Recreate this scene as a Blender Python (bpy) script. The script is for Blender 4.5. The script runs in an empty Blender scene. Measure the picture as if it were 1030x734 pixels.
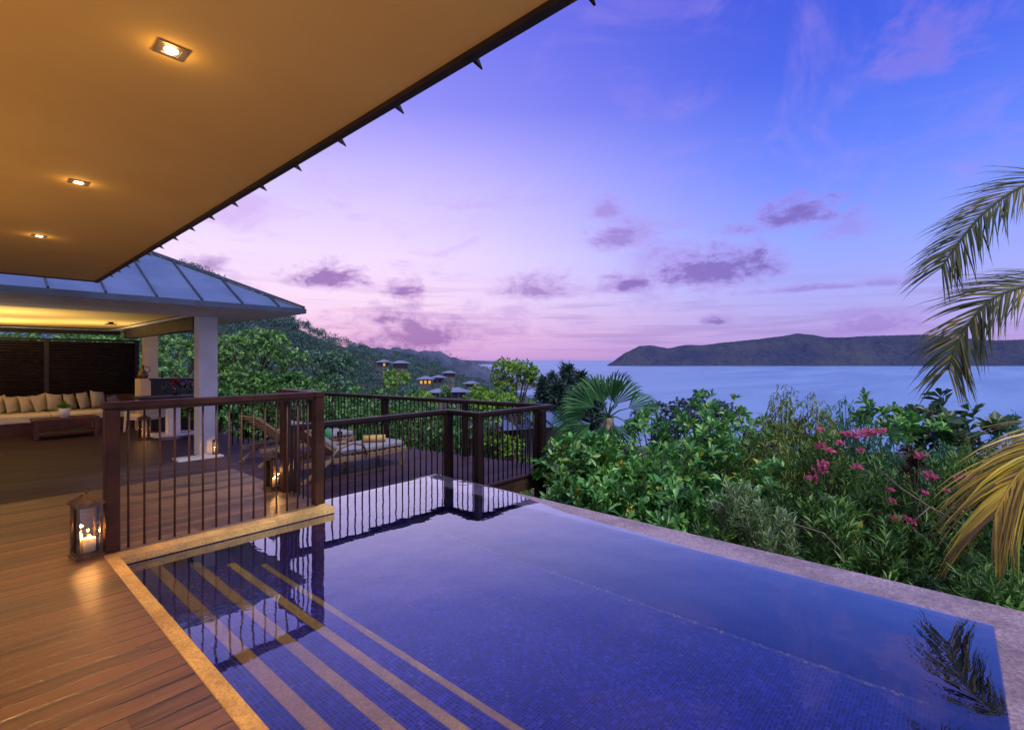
import bpy, math, random
import numpy as np
from mathutils import Vector, Matrix

random.seed(7)
RNG = np.random.default_rng(11)
S = bpy.context.scene
COL = S.collection
PI = math.pi
rad = math.radians

# ------------------------------------------------------------------ camera frame
H = 1.5
A = rad(48.6)
FX, FY = math.sin(A), math.cos(A)          # view direction on plan
RX, RY = math.cos(A), -math.sin(A)         # to the right on plan
FL = 500.0

def P(x, y, d):
    lat = (x - 515.0) * d / FL
    return Vector((d * FX + lat * RX, d * FY + lat * RY, H - (y - 362.0) * d / FL))

def G(x, y, z):
    return P(x, y, FL * (H - z) / (y - 362.0))

def srgb(r, g, b):
    def f(c):
        c /= 255.0
        return c / 12.92 if c <= 0.04045 else ((c + 0.055) / 1.055) ** 2.4
    return (f(r), f(g), f(b), 1.0)

# ------------------------------------------------------------------ mesh builder
class MB:
    def __init__(self):
        self.v = []; self.f = []; self.s = []
    def add(self, vs, fs, smooth=False):
        o = len(self.v)
        self.v.extend([tuple(p) for p in vs])
        for f in fs:
            self.f.append(tuple(i + o for i in f)); self.s.append(smooth)
        return self
    def box(self, c, size, rz=0.0, m=None):
        hx, hy, hz = size[0] / 2, size[1] / 2, size[2] / 2
        vs = [Vector((sx * hx, sy * hy, sz * hz)) for sz in (-1, 1) for sy in (-1, 1) for sx in (-1, 1)]
        if m is not None:
            vs = [m @ v for v in vs]
        elif rz:
            r = Matrix.Rotation(rz, 3, 'Z'); vs = [r @ v for v in vs]
        c = Vector(c)
        return self.add([v + c for v in vs], [(0, 2, 3, 1), (4, 5, 7, 6), (0, 1, 5, 4), (2, 6, 7, 3), (0, 4, 6, 2), (1, 3, 7, 5)])
    def span(self, x0, x1, y0, y1, z0, z1):
        return self.box(((x0 + x1) / 2, (y0 + y1) / 2, (z0 + z1) / 2), (x1 - x0, y1 - y0, z1 - z0))
    def bar(self, p0, p1, w, h, up=(0, 0, 1)):
        p0, p1 = Vector(p0), Vector(p1)
        d = (p1 - p0).normalized(); u = Vector(up)
        s = d.cross(u)
        if s.length < 1e-4: s = Vector((1, 0, 0))
        s.normalize(); u = s.cross(d).normalized()
        vs = []
        for p in (p0, p1):
            for a, b in ((-1, -1), (1, -1), (1, 1), (-1, 1)):
                vs.append(p + s * a * w / 2 + u * b * h / 2)
        return self.add(vs, [(0, 3, 2, 1), (4, 5, 6, 7), (0, 1, 5, 4), (1, 2, 6, 5), (2, 3, 7, 6), (3, 0, 4, 7)])
    def tube(self, pts, rs, n=8, caps=True):
        pts = [Vector(p) for p in pts]
        if not isinstance(rs, (list, tuple)): rs = [rs] * len(pts)
        vs = []; ref = Vector((0.31, 0.17, 0.93))
        for i, p in enumerate(pts):
            a = pts[max(i - 1, 0)]; b = pts[min(i + 1, len(pts) - 1)]
            d = (b - a).normalized()
            s = d.cross(ref)
            if s.length < 1e-3: s = d.cross(Vector((1, 0, 0)))
            s.normalize(); t = s.cross(d)
            for k in range(n):
                an = 2 * PI * k / n
                vs.append(p + (s * math.cos(an) + t * math.sin(an)) * rs[i])
        fs = []
        for i in range(len(pts) - 1):
            for k in range(n):
                k2 = (k + 1) % n
                fs.append((i * n + k, i * n + k2, (i + 1) * n + k2, (i + 1) * n + k))
        self.add(vs, fs, True)
        if caps:
            o = len(self.v) - len(vs)
            self.f.append(tuple(o + k for k in reversed(range(n)))); self.s.append(False)
            self.f.append(tuple(o + (len(pts) - 1) * n + k for k in range(n))); self.s.append(False)
        return self
    def lathe(self, prof, c=(0, 0, 0), n=16):
        c = Vector(c); vs = []; fs = []
        for r, z in prof:
            for k in range(n):
                an = 2 * PI * k / n
                vs.append(c + Vector((r * math.cos(an), r * math.sin(an), z)))
        for i in range(len(prof) - 1):
            for k in range(n):
                k2 = (k + 1) % n
                fs.append((i * n + k, i * n + k2, (i + 1) * n + k2, (i + 1) * n + k))
        return self.add(vs, fs, True)
    def prism(self, poly, z0, z1):
        n = len(poly)
        vs = [(x, y, z0) for x, y in poly] + [(x, y, z1) for x, y in poly]
        fs = [tuple(reversed(range(n))), tuple(range(n, 2 * n))]
        for i in range(n):
            j = (i + 1) % n
            fs.append((i, j, n + j, n + i))
        return self.add(vs, fs)
    def obj(self, name, mat, parent=None, bevel=0.0, seg=2):
        me = bpy.data.meshes.new(name)
        off = Vector((0, 0, 0))
        if parent is not None and parent.get('_world'):
            off = Vector(parent['_world'])
        me.from_pydata([(v[0] - off[0], v[1] - off[1], v[2] - off[2]) for v in self.v], [], self.f)
        me.polygons.foreach_set('use_smooth', self.s)
        me.update()
        return link(name, me, mat, parent, bevel, seg)

def link(name, me, mat, parent=None, bevel=0.0, seg=2):
    o = bpy.data.objects.new(name, me); COL.objects.link(o)
    if mat is not None: me.materials.append(mat)
    if parent is not None:
        o.parent = parent
        if parent.get('_world'): o['_world'] = parent['_world']
    if bevel:
        b = o.modifiers.new('bevel', 'BEVEL'); b.width = bevel; b.segments = seg
        b.limit_method = 'ANGLE'; b.angle_limit = rad(40)
    return o

def tag(o, label=None, cat=None, group=None, kind=None):
    if label: o['label'] = label
    if cat: o['category'] = cat
    if group: o['group'] = group
    if kind: o['kind'] = kind
    return o

def thing(name, label, cat, loc=(0, 0, 0), rz=0.0, group=None, world=False):
    o = bpy.data.objects.new(name, None); COL.objects.link(o)
    o.location = loc; o.rotation_euler = (0, 0, rz); o.empty_display_size = 0.1
    if world: o['_world'] = [float(c) for c in loc]
    return tag(o, label, cat, group)

def copy_tree(o, parent=None):
    c = o.copy(); COL.objects.link(c)
    if parent is not None: c.parent = parent
    for ch in list(o.children): copy_tree(ch, c)
    return c

# ------------------------------------------------------------------ materials
class NT:
    def __init__(self, nt): self.nt = nt
    def n(self, t, **kw):
        nd = self.nt.nodes.new(t)
        for k, v in kw.items(): setattr(nd, k, v)
        return nd
    def set(self, sock, v):
        if isinstance(v, bpy.types.NodeSocket): self.nt.links.new(v, sock)
        elif v is not None:
            try: sock.default_value = v
            except Exception: sock.default_value = (v[0], v[1], v[2])
    def math(self, op, a, b=0.0, c=None, clamp=False):
        nd = self.n('ShaderNodeMath', operation=op, use_clamp=clamp)
        self.set(nd.inputs[0], a); self.set(nd.inputs[1], b)
        if c is not None: self.set(nd.inputs[2], c)
        return nd.outputs[0]
    def vm(self, op, a, b=None):
        nd = self.n('ShaderNodeVectorMath', operation=op)
        self.set(nd.inputs[0], a)
        if b is not None: self.set(nd.inputs[1], b)
        return nd.outputs['Value'] if op in ('DOT_PRODUCT', 'LENGTH') else nd.outputs[0]
    def mix(self, f, a, b, blend='MIX'):
        nd = self.n('ShaderNodeMix', data_type='RGBA', blend_type=blend)
        self.set(nd.inputs[0], f); self.set(nd.inputs[6], a); self.set(nd.inputs[7], b)
        return nd.outputs[2]
    def ramp(self, f, stops, interp='LINEAR'):
        nd = self.n('ShaderNodeValToRGB'); cr = nd.color_ramp; cr.interpolation = interp
        while len(cr.elements) < len(stops): cr.elements.new(0.5)
        for e, (p, c) in zip(cr.elements, stops):
            e.position = p; e.color = c if len(c) == 4 else (*c, 1)
        self.set(nd.inputs[0], f)
        return nd.outputs[0]
    def noise(self, vec, scale, detail=4.0, rough=0.55, dist=0.0):
        nd = self.n('ShaderNodeTexNoise')
        if vec is not None: self.set(nd.inputs['Vector'], vec)
        nd.inputs['Scale'].default_value = scale; nd.inputs['Detail'].default_value = detail
        nd.inputs['Roughness'].default_value = rough; nd.inputs['Distortion'].default_value = dist
        return nd.outputs[0]
    def maprange(self, v, a, b, c=0.0, d=1.0, smooth=True):
        nd = self.n('ShaderNodeMapRange', interpolation_type='SMOOTHSTEP' if smooth else 'LINEAR')
        self.set(nd.inputs[0], v)
        for i, x in zip((1, 2, 3, 4), (a, b, c, d)): nd.inputs[i].default_value = x
        return nd.outputs[0]
    def coord(self, scale=(1, 1, 1), kind='Object'):
        t = self.n('ShaderNodeTexCoord')
        m = self.n('ShaderNodeMapping'); m.inputs['Scale'].default_value = scale
        self.nt.links.new(t.outputs[kind], m.inputs[0])
        return m.outputs[0]
    def bump(self, h, strength=0.3, dist=0.01):
        b = self.n('ShaderNodeBump'); b.inputs['Strength'].default_value = strength
        b.inputs['Distance'].default_value = dist
        self.set(b.inputs['Height'], h)
        return b.outputs[0]

def newmat(name):
    m = bpy.data.materials.new(name); m.use_nodes = True
    nt = m.node_tree; nt.nodes.clear()
    t = NT(nt); t.out = t.n('ShaderNodeOutputMaterial')
    return m, t

def principled(t, color, rough=0.5, metal=0.0, normal=None, spec=0.5, link_out=True, emis=None, estr=0.0):
    p = t.n('ShaderNodeBsdfPrincipled')
    t.set(p.inputs['Base Color'], color if isinstance(color, bpy.types.NodeSocket) else (*color[:3], 1))
    t.set(p.inputs['Roughness'], rough); p.inputs['Metallic'].default_value = metal
    p.inputs['Specular IOR Level'].default_value = spec
    if normal is not None: t.set(p.inputs['Normal'], normal)
    if emis is not None:
        p.inputs['Emission Color'].default_value = (*emis[:3], 1); p.inputs['Emission Strength'].default_value = estr
    if link_out: t.nt.links.new(p.outputs[0], t.out.inputs[0])
    return p

def simple(name, c1, c2=None, rough=0.5, scale=6.0, metal=0.0, bump=0.0, bdist=0.004, stretch=(1, 1, 1), spec=0.5, lo=0.35, hi=0.65):
    m, t = newmat(name)
    co = t.coord(stretch)
    nz = t.noise(co, scale, 5, 0.6)
    col = t.mix(t.maprange(nz, lo, hi), (*c1, 1), (*(c2 or [x * 0.75 for x in c1]), 1))
    nrm = t.bump(t.noise(co, scale * 4, 4), bump, bdist) if bump else None
    r = t.math('ADD', t.math('MULTIPLY', nz, 0.2), rough - 0.1)
    principled(t, col, r, metal, nrm, spec)
    return m

def emissive(name, c, s):
    m, t = newmat(name)
    e = t.n('ShaderNodeEmission'); e.inputs[0].default_value = (*c, 1); e.inputs[1].default_value = s
    t.nt.links.new(e.outputs[0], t.out.inputs[0])
    return m

def glassy(name, tint=(1, 1, 1), rough=0.02):
    m, t = newmat(name)
    fr = t.n('ShaderNodeFresnel'); fr.inputs[0].default_value = 1.45
    tr = t.n('ShaderNodeBsdfTransparent'); tr.inputs[0].default_value = (*tint, 1)
    gl = t.n('ShaderNodeBsdfGlossy'); gl.inputs['Roughness'].default_value = rough
    mx = t.n('ShaderNodeMixShader')
    t.nt.links.new(fr.outputs[0], mx.inputs[0]); t.nt.links.new(tr.outputs[0], mx.inputs[1])
    t.nt.links.new(gl.outputs[0], mx.inputs[2]); t.nt.links.new(mx.outputs[0], t.out.inputs[0])
    return m

def deck_mat(name, c_dark, c_light, w=0.118, spec=0.6, r0=0.30, tw=0.26):
    m, t = newmat(name)
    tc = t.n('ShaderNodeTexCoord'); sp = t.n('ShaderNodeSeparateXYZ')
    t.nt.links.new(tc.outputs['Object'], sp.inputs[0])
    x, y = sp.outputs[0], sp.outputs[1]
    v = t.math('DIVIDE', y, w); row = t.math('FLOOR', v); fr = t.math('FRACT', v)
    wn = t.n('ShaderNodeTexWhiteNoise', noise_dimensions='1D'); t.set(wn.inputs['W'], row)
    # staggered butt joints
    xs = t.math('DIVIDE', t.math('ADD', x, t.math('MULTIPLY', wn.outputs[0], 7.0)), 2.7)
    fx = t.math('FRACT', xs)
    wn2 = t.n('ShaderNodeTexWhiteNoise', noise_dimensions='2D')
    cb = t.n('ShaderNodeCombineXYZ'); t.set(cb.inputs[0], row); t.set(cb.inputs[1], t.math('FLOOR', xs))
    t.nt.links.new(cb.outputs[0], wn2.inputs['Vector'])
    tone = wn2.outputs[0]
    cg = t.n('ShaderNodeCombineXYZ'); t.set(cg.inputs[0], t.math('MULTIPLY', x, 1.6)); t.set(cg.inputs[1], t.math('MULTIPLY', y, 34.0)); t.set(cg.inputs[2], t.math('MULTIPLY', tone, 20.0))
    grain = t.noise(cg.outputs[0], 1.0, 6, 0.65, 0.4)
    cm = t.n('ShaderNodeCombineXYZ'); t.set(cm.inputs[0], t.math('MULTIPLY', x, 0.7)); t.set(cm.inputs[1], t.math('MULTIPLY', y, 4.5))
    stain = t.noise(cm.outputs[0], 1.0, 4, 0.6)
    f = t.math('ADD', t.math('MULTIPLY', tone, tw), t.math('MULTIPLY', grain, 0.75))
    f = t.math('ADD', f, t.math('MULTIPLY', stain, 0.95)); f = t.maprange(f, 0.62, 1.22)
    col = t.mix(f, (*c_dark, 1), (*c_light, 1))
    e = t.math('ABSOLUTE', t.math('SUBTRACT', fr, 0.5))
    gap = t.math('GREATER_THAN', e, 0.464)
    gx = t.math('MULTIPLY', t.math('LESS_THAN', fx, 0.0012), 0.6)
    gap = t.math('MAXIMUM', gap, gx)
    col = t.mix(gap, col, (0.004, 0.003, 0.003, 1))
    # rounded board edge + grain bump
    edge = t.maprange(e, 0.40, 0.5, 1.0, 0.0)
    hgt = t.math('ADD', t.math('MULTIPLY', edge, 1.0), t.math('MULTIPLY', grain, 0.25))
    nrm = t.bump(hgt, 0.6, 0.006)
    r = t.math('ADD', r0, t.math('MULTIPLY', stain, 0.30))
    principled(t, col, r, 0, nrm, spec)
    return m

def tile_mat(name, size, cols, grout):
    m, t = newmat(name)
    tc = t.n('ShaderNodeTexCoord')
    m1 = t.n('ShaderNodeMapping'); m1.inputs['Scale'].default_value = (1 / size,) * 3; m1.inputs['Location'].default_value = (0.37, 0.41, 0.53)
    t.nt.links.new(tc.outputs['Object'], m1.inputs[0])
    p = m1.outputs[0]
    cell = t.vm('FLOOR', p); fr = t.vm('FRACTION', p)
    wn = t.n('ShaderNodeTexWhiteNoise', noise_dimensions='3D'); t.nt.links.new(cell, wn.inputs['Vector'])
    col = t.ramp(wn.outputs[0], cols, 'CONSTANT')
    geo = t.n('ShaderNodeNewGeometry')
    sn = t.n('ShaderNodeSeparateXYZ'); t.nt.links.new(geo.outputs['True Normal'], sn.inputs[0])
    sf = t.n('ShaderNodeSeparateXYZ'); t.nt.links.new(fr, sf.inputs[0])
    g = None
    for i in range(3):
        ln = t.math('GREATER_THAN', t.math('ABSOLUTE', t.math('SUBTRACT', sf.outputs[i], 0.5)), 0.445)
        ok = t.math('LESS_THAN', t.math('ABSOLUTE', sn.outputs[i]), 0.5)
        ln = t.math('MULTIPLY', ln, ok)
        g = ln if g is None else t.math('MAXIMUM', g, ln)
    col = t.mix(g, col, (*grout, 1))
    big = t.noise(tc.outputs['Object'], 1.3, 4)
    col = t.mix(t.maprange(big, 0.3, 0.7), col, t.mix(1.0, col, (0.7, 0.72, 0.8, 1), 'MULTIPLY'))
    r = t.math('ADD', 0.18, t.math('MULTIPLY', g, 0.5))
    principled(t, col, r, 0, t.bump(t.math('SUBTRACT', 1.0, g), 0.3, 0.002), 0.5)
    return m

def pebble_mat(name, c1, c2, c3, scale=90, rough=0.6):
    m, t = newmat(name)
    tc = t.n('ShaderNodeTexCoord')
    vo = t.n('ShaderNodeTexVoronoi'); vo.inputs['Scale'].default_value = scale
    t.nt.links.new(tc.outputs['Object'], vo.inputs['Vector'])
    sp = t.n('ShaderNodeSeparateColor'); t.nt.links.new(vo.outputs['Color'], sp.inputs[0])
    col = t.ramp(sp.outputs[0], [(0.0, c1), (0.5, c2), (1.0, c3)])
    big = t.noise(tc.outputs['Object'], 3.0, 5)
    col = t.mix(t.maprange(big, 0.35, 0.7), col, t.mix(1.0, col, (0.62, 0.6, 0.58, 1), 'MULTIPLY'))
    nrm = t.bump(vo.outputs['Distance'], 0.5, 0.004)
    principled(t, col, t.math('ADD', rough - 0.15, t.math('MULTIPLY', big, 0.3)), 0, nrm, 0.4)
    return m

def leaf_mat(name, stops, rough=0.42, trans=0.25, noise_scale=1.5, spec=0.4):
    m, t = newmat(name)
    geo = t.n('ShaderNodeNewGeometry')
    col = t.ramp(geo.outputs['Random Per Island'], stops)
    tc = t.n('ShaderNodeTexCoord')
    nz = t.noise(tc.outputs['Object'], noise_scale, 3)
    col = t.mix(t.maprange(nz, 0.35, 0.65), t.mix(1.0, col, (0.55, 0.6, 0.62, 1), 'MULTIPLY'), col)
    p = principled(t, col, rough, 0, None, spec, False)
    tr = t.n('ShaderNodeBsdfTranslucent'); t.nt.links.new(t.mix(1.0, col, (1.1, 1.25, 0.7, 1), 'MULTIPLY'), tr.inputs[0])
    mx = t.n('ShaderNodeMixShader'); mx.inputs[0].default_value = trans
    t.nt.links.new(p.outputs[0], mx.inputs[1]); t.nt.links.new(tr.outputs[0], mx.inputs[2])
    t.nt.links.new(mx.outputs[0], t.out.inputs[0])
    return m

M = {}
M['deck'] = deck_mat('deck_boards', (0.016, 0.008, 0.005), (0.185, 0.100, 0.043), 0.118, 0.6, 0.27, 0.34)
M['deck_low'] = deck_mat('lower_deck_boards', (0.014, 0.007, 0.012), (0.050, 0.026, 0.040), 0.118, 0.22, 0.40, 0.34)  # reflected sky's purple put into a darker copy of the deck colours
M['deck_side'] = simple('deck_fascia_wood', (0.03, 0.017, 0.012), (0.05, 0.03, 0.02), 0.55, 4, bump=0.2)
M['rail'] = simple('dark_stained_timber', (0.060, 0.022, 0.009), (0.026, 0.010, 0.005), 0.42, 3, bump=0.12, spec=0.2)
M['rail_dark'] = simple('dark_rail_timber', (0.020, 0.010, 0.008), (0.010, 0.005, 0.005), 0.45, 3, bump=0.12, spec=0.22)
M['bar'] = simple('bronze_bar', (0.085, 0.036, 0.018), (0.045, 0.02, 0.011), 0.42, 8, spec=0.25)
M['bar_dark'] = simple('dark_bronze_bar', (0.018, 0.011, 0.010), (0.010, 0.007, 0.007), 0.45, 8, spec=0.2)
M['coping'] = pebble_mat('coping_stone', (0.74, 0.50, 0.17), (0.62, 0.41, 0.135), (0.44, 0.29, 0.10), 110)
M['edge'] = pebble_mat('infinity_edge_stone', (0.42, 0.30, 0.30), (0.31, 0.23, 0.25), (0.22, 0.17, 0.20), 70, 0.28)
M['tile'] = tile_mat('blue_mosaic', 0.0235, [(0.0, (0.009, 0.006, 0.05, 1)), (0.2, (0.013, 0.010, 0.14, 1)), (0.38, (0.010, 0.007, 0.09, 1)), (0.55, (0.022, 0.019, 0.20, 1)), (0.7, (0.011, 0.008, 0.11, 1)), (0.84, (0.034, 0.032, 0.24, 1)), (0.94, (0.012, 0.006, 0.03, 1)), (0.985, (0.07, 0.06, 0.20, 1))], (0.055, 0.042, 0.085))
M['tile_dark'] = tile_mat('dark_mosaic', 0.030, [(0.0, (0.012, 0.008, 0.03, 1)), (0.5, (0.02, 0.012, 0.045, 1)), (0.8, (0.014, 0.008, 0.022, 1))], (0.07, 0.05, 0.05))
M['cove_tile'] = tile_mat('pale_gold_mosaic', 0.0235, [(0.0, (0.05, 0.045, 0.12, 1)), (0.45, (0.16, 0.12, 0.09, 1)), (0.7, (0.06, 0.05, 0.16, 1)), (0.9, (0.34, 0.25, 0.10, 1))], (0.05, 0.04, 0.08))
M['nosing'] = pebble_mat('nosing_stone', (0.42, 0.26, 0.042), (0.35, 0.21, 0.032), (0.26, 0.15, 0.025), 120)
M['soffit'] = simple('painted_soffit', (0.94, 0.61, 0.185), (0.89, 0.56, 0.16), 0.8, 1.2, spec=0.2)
M['fascia'] = simple('dark_fascia', (0.03, 0.018, 0.014), (0.016, 0.011, 0.010), 0.5, 5)
M['metal_roof'] = simple('zinc_roof', (0.105, 0.155, 0.29), (0.075, 0.12, 0.235), 0.5, 1.6, metal=0.2, bump=0.05)
M['seam'] = simple('roof_seam', (0.05, 0.07, 0.12), (0.04, 0.05, 0.09), 0.5, 4, metal=0.3)
M['white'] = simple('white_render', (0.72, 0.70, 0.72), (0.62, 0.60, 0.62), 0.75, 2.5, bump=0.06)
M['cream'] = simple('cream_render', (0.70, 0.56, 0.36), (0.62, 0.48, 0.3), 0.75, 2.5)
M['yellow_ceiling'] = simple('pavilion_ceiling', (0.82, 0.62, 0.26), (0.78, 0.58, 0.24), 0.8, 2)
M['slat'] = simple('dark_slat_timber', (0.018, 0.009, 0.008), (0.011, 0.006, 0.006), 0.5, 4)
M['red_wood'] = simple('red_brown_wood', (0.12, 0.035, 0.024), (0.07, 0.02, 0.015), 0.35, 4)
M['fabric'] = simple('cream_fabric', (0.72, 0.64, 0.50), (0.66, 0.58, 0.45), 0.9, 30, bump=0.2, spec=0.1)
M['cushion'] = simple('beige_cushion_fabric', (0.54, 0.46, 0.33), (0.42, 0.36, 0.26), 0.9, 3, bump=0.3, spec=0.1)
M['cushion_dark'] = simple('grey_cushion_fabric', (0.2, 0.18, 0.2), (0.15, 0.13, 0.15), 0.9, 14, bump=0.3, spec=0.1)
M['white_fabric'] = simple('white_mattress_fabric', (0.26, 0.245, 0.29), (0.22, 0.205, 0.25), 0.9, 20, bump=0.15, spec=0.1)
M['teak'] = simple('pale_teak', (0.22, 0.14, 0.09), (0.15, 0.095, 0.06), 0.5, 5, stretch=(1, 6, 1))
M['white_paint'] = simple('white_paint', (0.78, 0.76, 0.76), (0.72, 0.70, 0.70), 0.4, 4)
M['black'] = simple('black_lacquer', (0.012, 0.010, 0.010), (0.02, 0.016, 0.015), 0.35, 4)
M['brass'] = simple('aged_bronze', (0.20, 0.13, 0.07), (0.10, 0.065, 0.035), 0.36, 12, metal=0.8, bump=0.1)
M['steel'] = simple('brushed_trim', (0.5, 0.42, 0.32), (0.4, 0.33, 0.25), 0.3, 10, metal=0.8)
M['glass'] = glassy('clear_glass')
M['wax'] = simple('ivory_wax', (0.85, 0.70, 0.42), (0.8, 0.62, 0.35), 0.55, 8)
M['flame'] = emissive('candle_flame', (1.0, 0.55, 0.16), 25)
M['wick_glow'] = emissive('lamp_glow', (1.0, 0.80, 0.48), 22)
M['green_glass'] = simple('green_bottle_glass', (0.02, 0.22, 0.08), (0.03, 0.3, 0.1), 0.1, 3)
M['red_drink'] = simple('red_drink', (0.35, 0.05, 0.03), (0.3, 0.04, 0.03), 0.12, 3)
M['yellow_towel'] = simple('yellow_towel', (0.5, 0.36, 0.14), (0.42, 0.28, 0.09), 0.95, 30, bump=0.3, spec=0.1)
M['terracotta_white'] = simple('white_ceramic', (0.75, 0.74, 0.74), (0.7, 0.69, 0.69), 0.25, 4)
M['red_petal'] = simple('red_petals', (0.35, 0.015, 0.02), (0.25, 0.01, 0.02), 0.5, 12)
M['bark'] = simple('bark', (0.10, 0.07, 0.05), (0.05, 0.035, 0.028), 0.85, 9, bump=0.5, bdist=0.02)
M['pale_bark'] = simple('pale_bark', (0.22, 0.18, 0.14), (0.12, 0.09, 0.07), 0.85, 9, bump=0.5, bdist=0.02)
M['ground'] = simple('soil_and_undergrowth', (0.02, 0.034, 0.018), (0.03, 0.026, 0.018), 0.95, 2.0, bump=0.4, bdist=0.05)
g = lambda *c: (*c, 1)
M['leaf_broad'] = leaf_mat('broad_leaf', [(0, g(0.05, 0.19, 0.06)), (0.45, g(0.10, 0.33, 0.08)), (0.8, g(0.21, 0.50, 0.12)), (0.97, g(0.34, 0.58, 0.14)), (0.988, g(0.7, 0.55, 0.06)), (1, g(0.7, 0.48, 0.05))], rough=0.36, spec=0.45, trans=0.18)
M['leaf_mid'] = leaf_mat('glossy_leaf', [(0, g(0.06, 0.17, 0.055)), (0.6, g(0.11, 0.29, 0.075)), (1, g(0.2, 0.42, 0.10))])
M['leaf_narrow'] = leaf_mat('oleander_leaf', [(0, g(0.06, 0.155, 0.045)), (0.6, g(0.12, 0.28, 0.06)), (1, g(0.26, 0.44, 0.10))], rough=0.4, spec=0.35, trans=0.18)
M['leaf_grey'] = leaf_mat('grey_green_leaf', [(0, g(0.14, 0.24, 0.12)), (0.6, g(0.24, 0.36, 0.17)), (1, g(0.42, 0.52, 0.26))])
M['leaf_willow'] = leaf_mat('yellowish_leaf', [(0, g(0.11, 0.20, 0.05)), (0.6, g(0.21, 0.31, 0.065)), (1, g(0.40, 0.44, 0.10))])
M['leaf_wispy'] = leaf_mat('feathery_leaf', [(0, g(0.057, 0.190, 0.114)), (0.6, g(0.085, 0.285, 0.152)), (1, g(0.133, 0.380, 0.190))])
M['leaf_dark'] = leaf_mat('dark_leaf', [(0, g(0.035, 0.088, 0.048)), (0.7, g(0.064, 0.144, 0.064)), (1, g(0.144, 0.192, 0.080))])
M['leaf_lime'] = leaf_mat('lime_leaf', [(0, g(0.112, 0.275, 0.037)), (0.6, g(0.213, 0.425, 0.056)), (1, g(0.350, 0.550, 0.075))])
M['leaf_tree'] = leaf_mat('tree_leaf', [(0, g(0.085, 0.22, 0.075)), (0.6, g(0.17, 0.37, 0.10)), (1, g(0.32, 0.56, 0.15))])
M['leaf_shine'] = leaf_mat('shiny_dark_leaf', [(0, g(0.05, 0.14, 0.09)), (0.7, g(0.10, 0.24, 0.14)), (1, g(0.34, 0.48, 0.36))], rough=0.25)
M['leaf_fan'] = leaf_mat('fan_palm_leaf', [(0, g(0.02, 0.095, 0.03)), (0.7, g(0.045, 0.17, 0.05)), (1, g(0.10, 0.26, 0.07))], rough=0.55, spec=0.2)
M['leaf_palm'] = leaf_mat('coconut_leaf', [(0, g(0.03, 0.045, 0.03)), (0.7, g(0.065, 0.085, 0.03)), (1, g(0.26, 0.20, 0.04))], rough=0.6, spec=0.15, trans=0.15)
M['leaf_palm_dry'] = leaf_mat('yellow_coconut_leaf', [(0, g(0.10, 0.07, 0.035)), (0.3, g(0.34, 0.22, 0.03)), (0.6, g(0.58, 0.40, 0.035)), (0.85, g(0.66, 0.50, 0.05)), (1, g(0.34, 0.42, 0.06))], trans=0.2)
M['dry_brown'] = leaf_mat('dry_brown_leaf', [(0, g(0.05, 0.025, 0.02)), (1, g(0.10, 0.05, 0.035))])
M['conifer'] = leaf_mat('conifer_needles', [(0, g(0.03, 0.065, 0.07)), (1, g(0.05, 0.11, 0.10))])
M['hill_tree'] = leaf_mat('hillside_canopy', [(0, g(0.035, 0.095, 0.11)), (0.6, g(0.06, 0.145, 0.14)), (1, g(0.12, 0.23, 0.17))], noise_scale=0.05)  # blue haze of distance mixed into the leaf colours
M['far_tree'] = leaf_mat('distant_canopy', [(0, g(0.06, 0.085, 0.13)), (1, g(0.12, 0.155, 0.19))], noise_scale=0.02)  # mauve distance haze put into the canopy colours
M['pink'] = leaf_mat('pink_petals', [(0, g(0.80, 0.10, 0.26)), (1, g(0.90, 0.24, 0.42))], rough=0.6, noise_scale=8)
M['flower_blue'] = leaf_mat('pale_petals', [(0, g(0.5, 0.5, 0.8)), (1, g(0.6, 0.55, 0.8))], rough=0.6, noise_scale=8)

def island_mat(name, c1, c2, scale):
    m, t = newmat(name)
    tc = t.n('ShaderNodeTexCoord')
    a = t.noise(tc.outputs['Object'], scale, 8, 0.65); b = t.noise(tc.outputs['Object'], scale * 9, 6, 0.7)
    f = t.math('ADD', t.math('MULTIPLY', a, 0.7), t.math('MULTIPLY', b, 0.5))
    col = t.mix(t.maprange(f, 0.42, 0.78), (*c1, 1), (*c2, 1))
    principled(t, col, 1.0, 0, t.bump(t.math('ADD', t.math('MULTIPLY', a, 3.0), b), 1.0, 60.0), 0.05)
    return m
M['island'] = island_mat('hazy_island', (0.048, 0.066, 0.16), (0.10, 0.118, 0.17), 0.0028)  # aerial haze carried by the island's base colours
M['headland'] = island_mat('hazy_headland', (0.13, 0.13, 0.26), (0.2, 0.2, 0.36), 0.004)  # base colours hold the haze of distance

def sea_mat():
    m, t = newmat('sea_water')
    tc = t.n('ShaderNodeTexCoord')
    w1 = t.noise(tc.outputs['Object'], 0.12, 6, 0.7)
    mp = t.n('ShaderNodeMapping'); mp.inputs['Rotation'].default_value = (0, 0, A); mp.inputs['Scale'].default_value = (0.0012, 0.006, 1); t.nt.links.new(tc.outputs['Object'], mp.inputs[0])
    w2 = t.noise(mp.outputs[0], 1.0, 7, 0.68, 0.6)
    col = t.mix(t.maprange(w2, 0.38, 0.62), g(0.105, 0.20, 0.40), g(0.165, 0.28, 0.49))
    nrm = t.bump(w1, 0.9, 1.6)
    principled(t, col, t.math('ADD', 0.22, t.math('MULTIPLY', w2, 0.3)), 0, nrm, 0.35)
    return m
M['sea'] = sea_mat()

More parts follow.
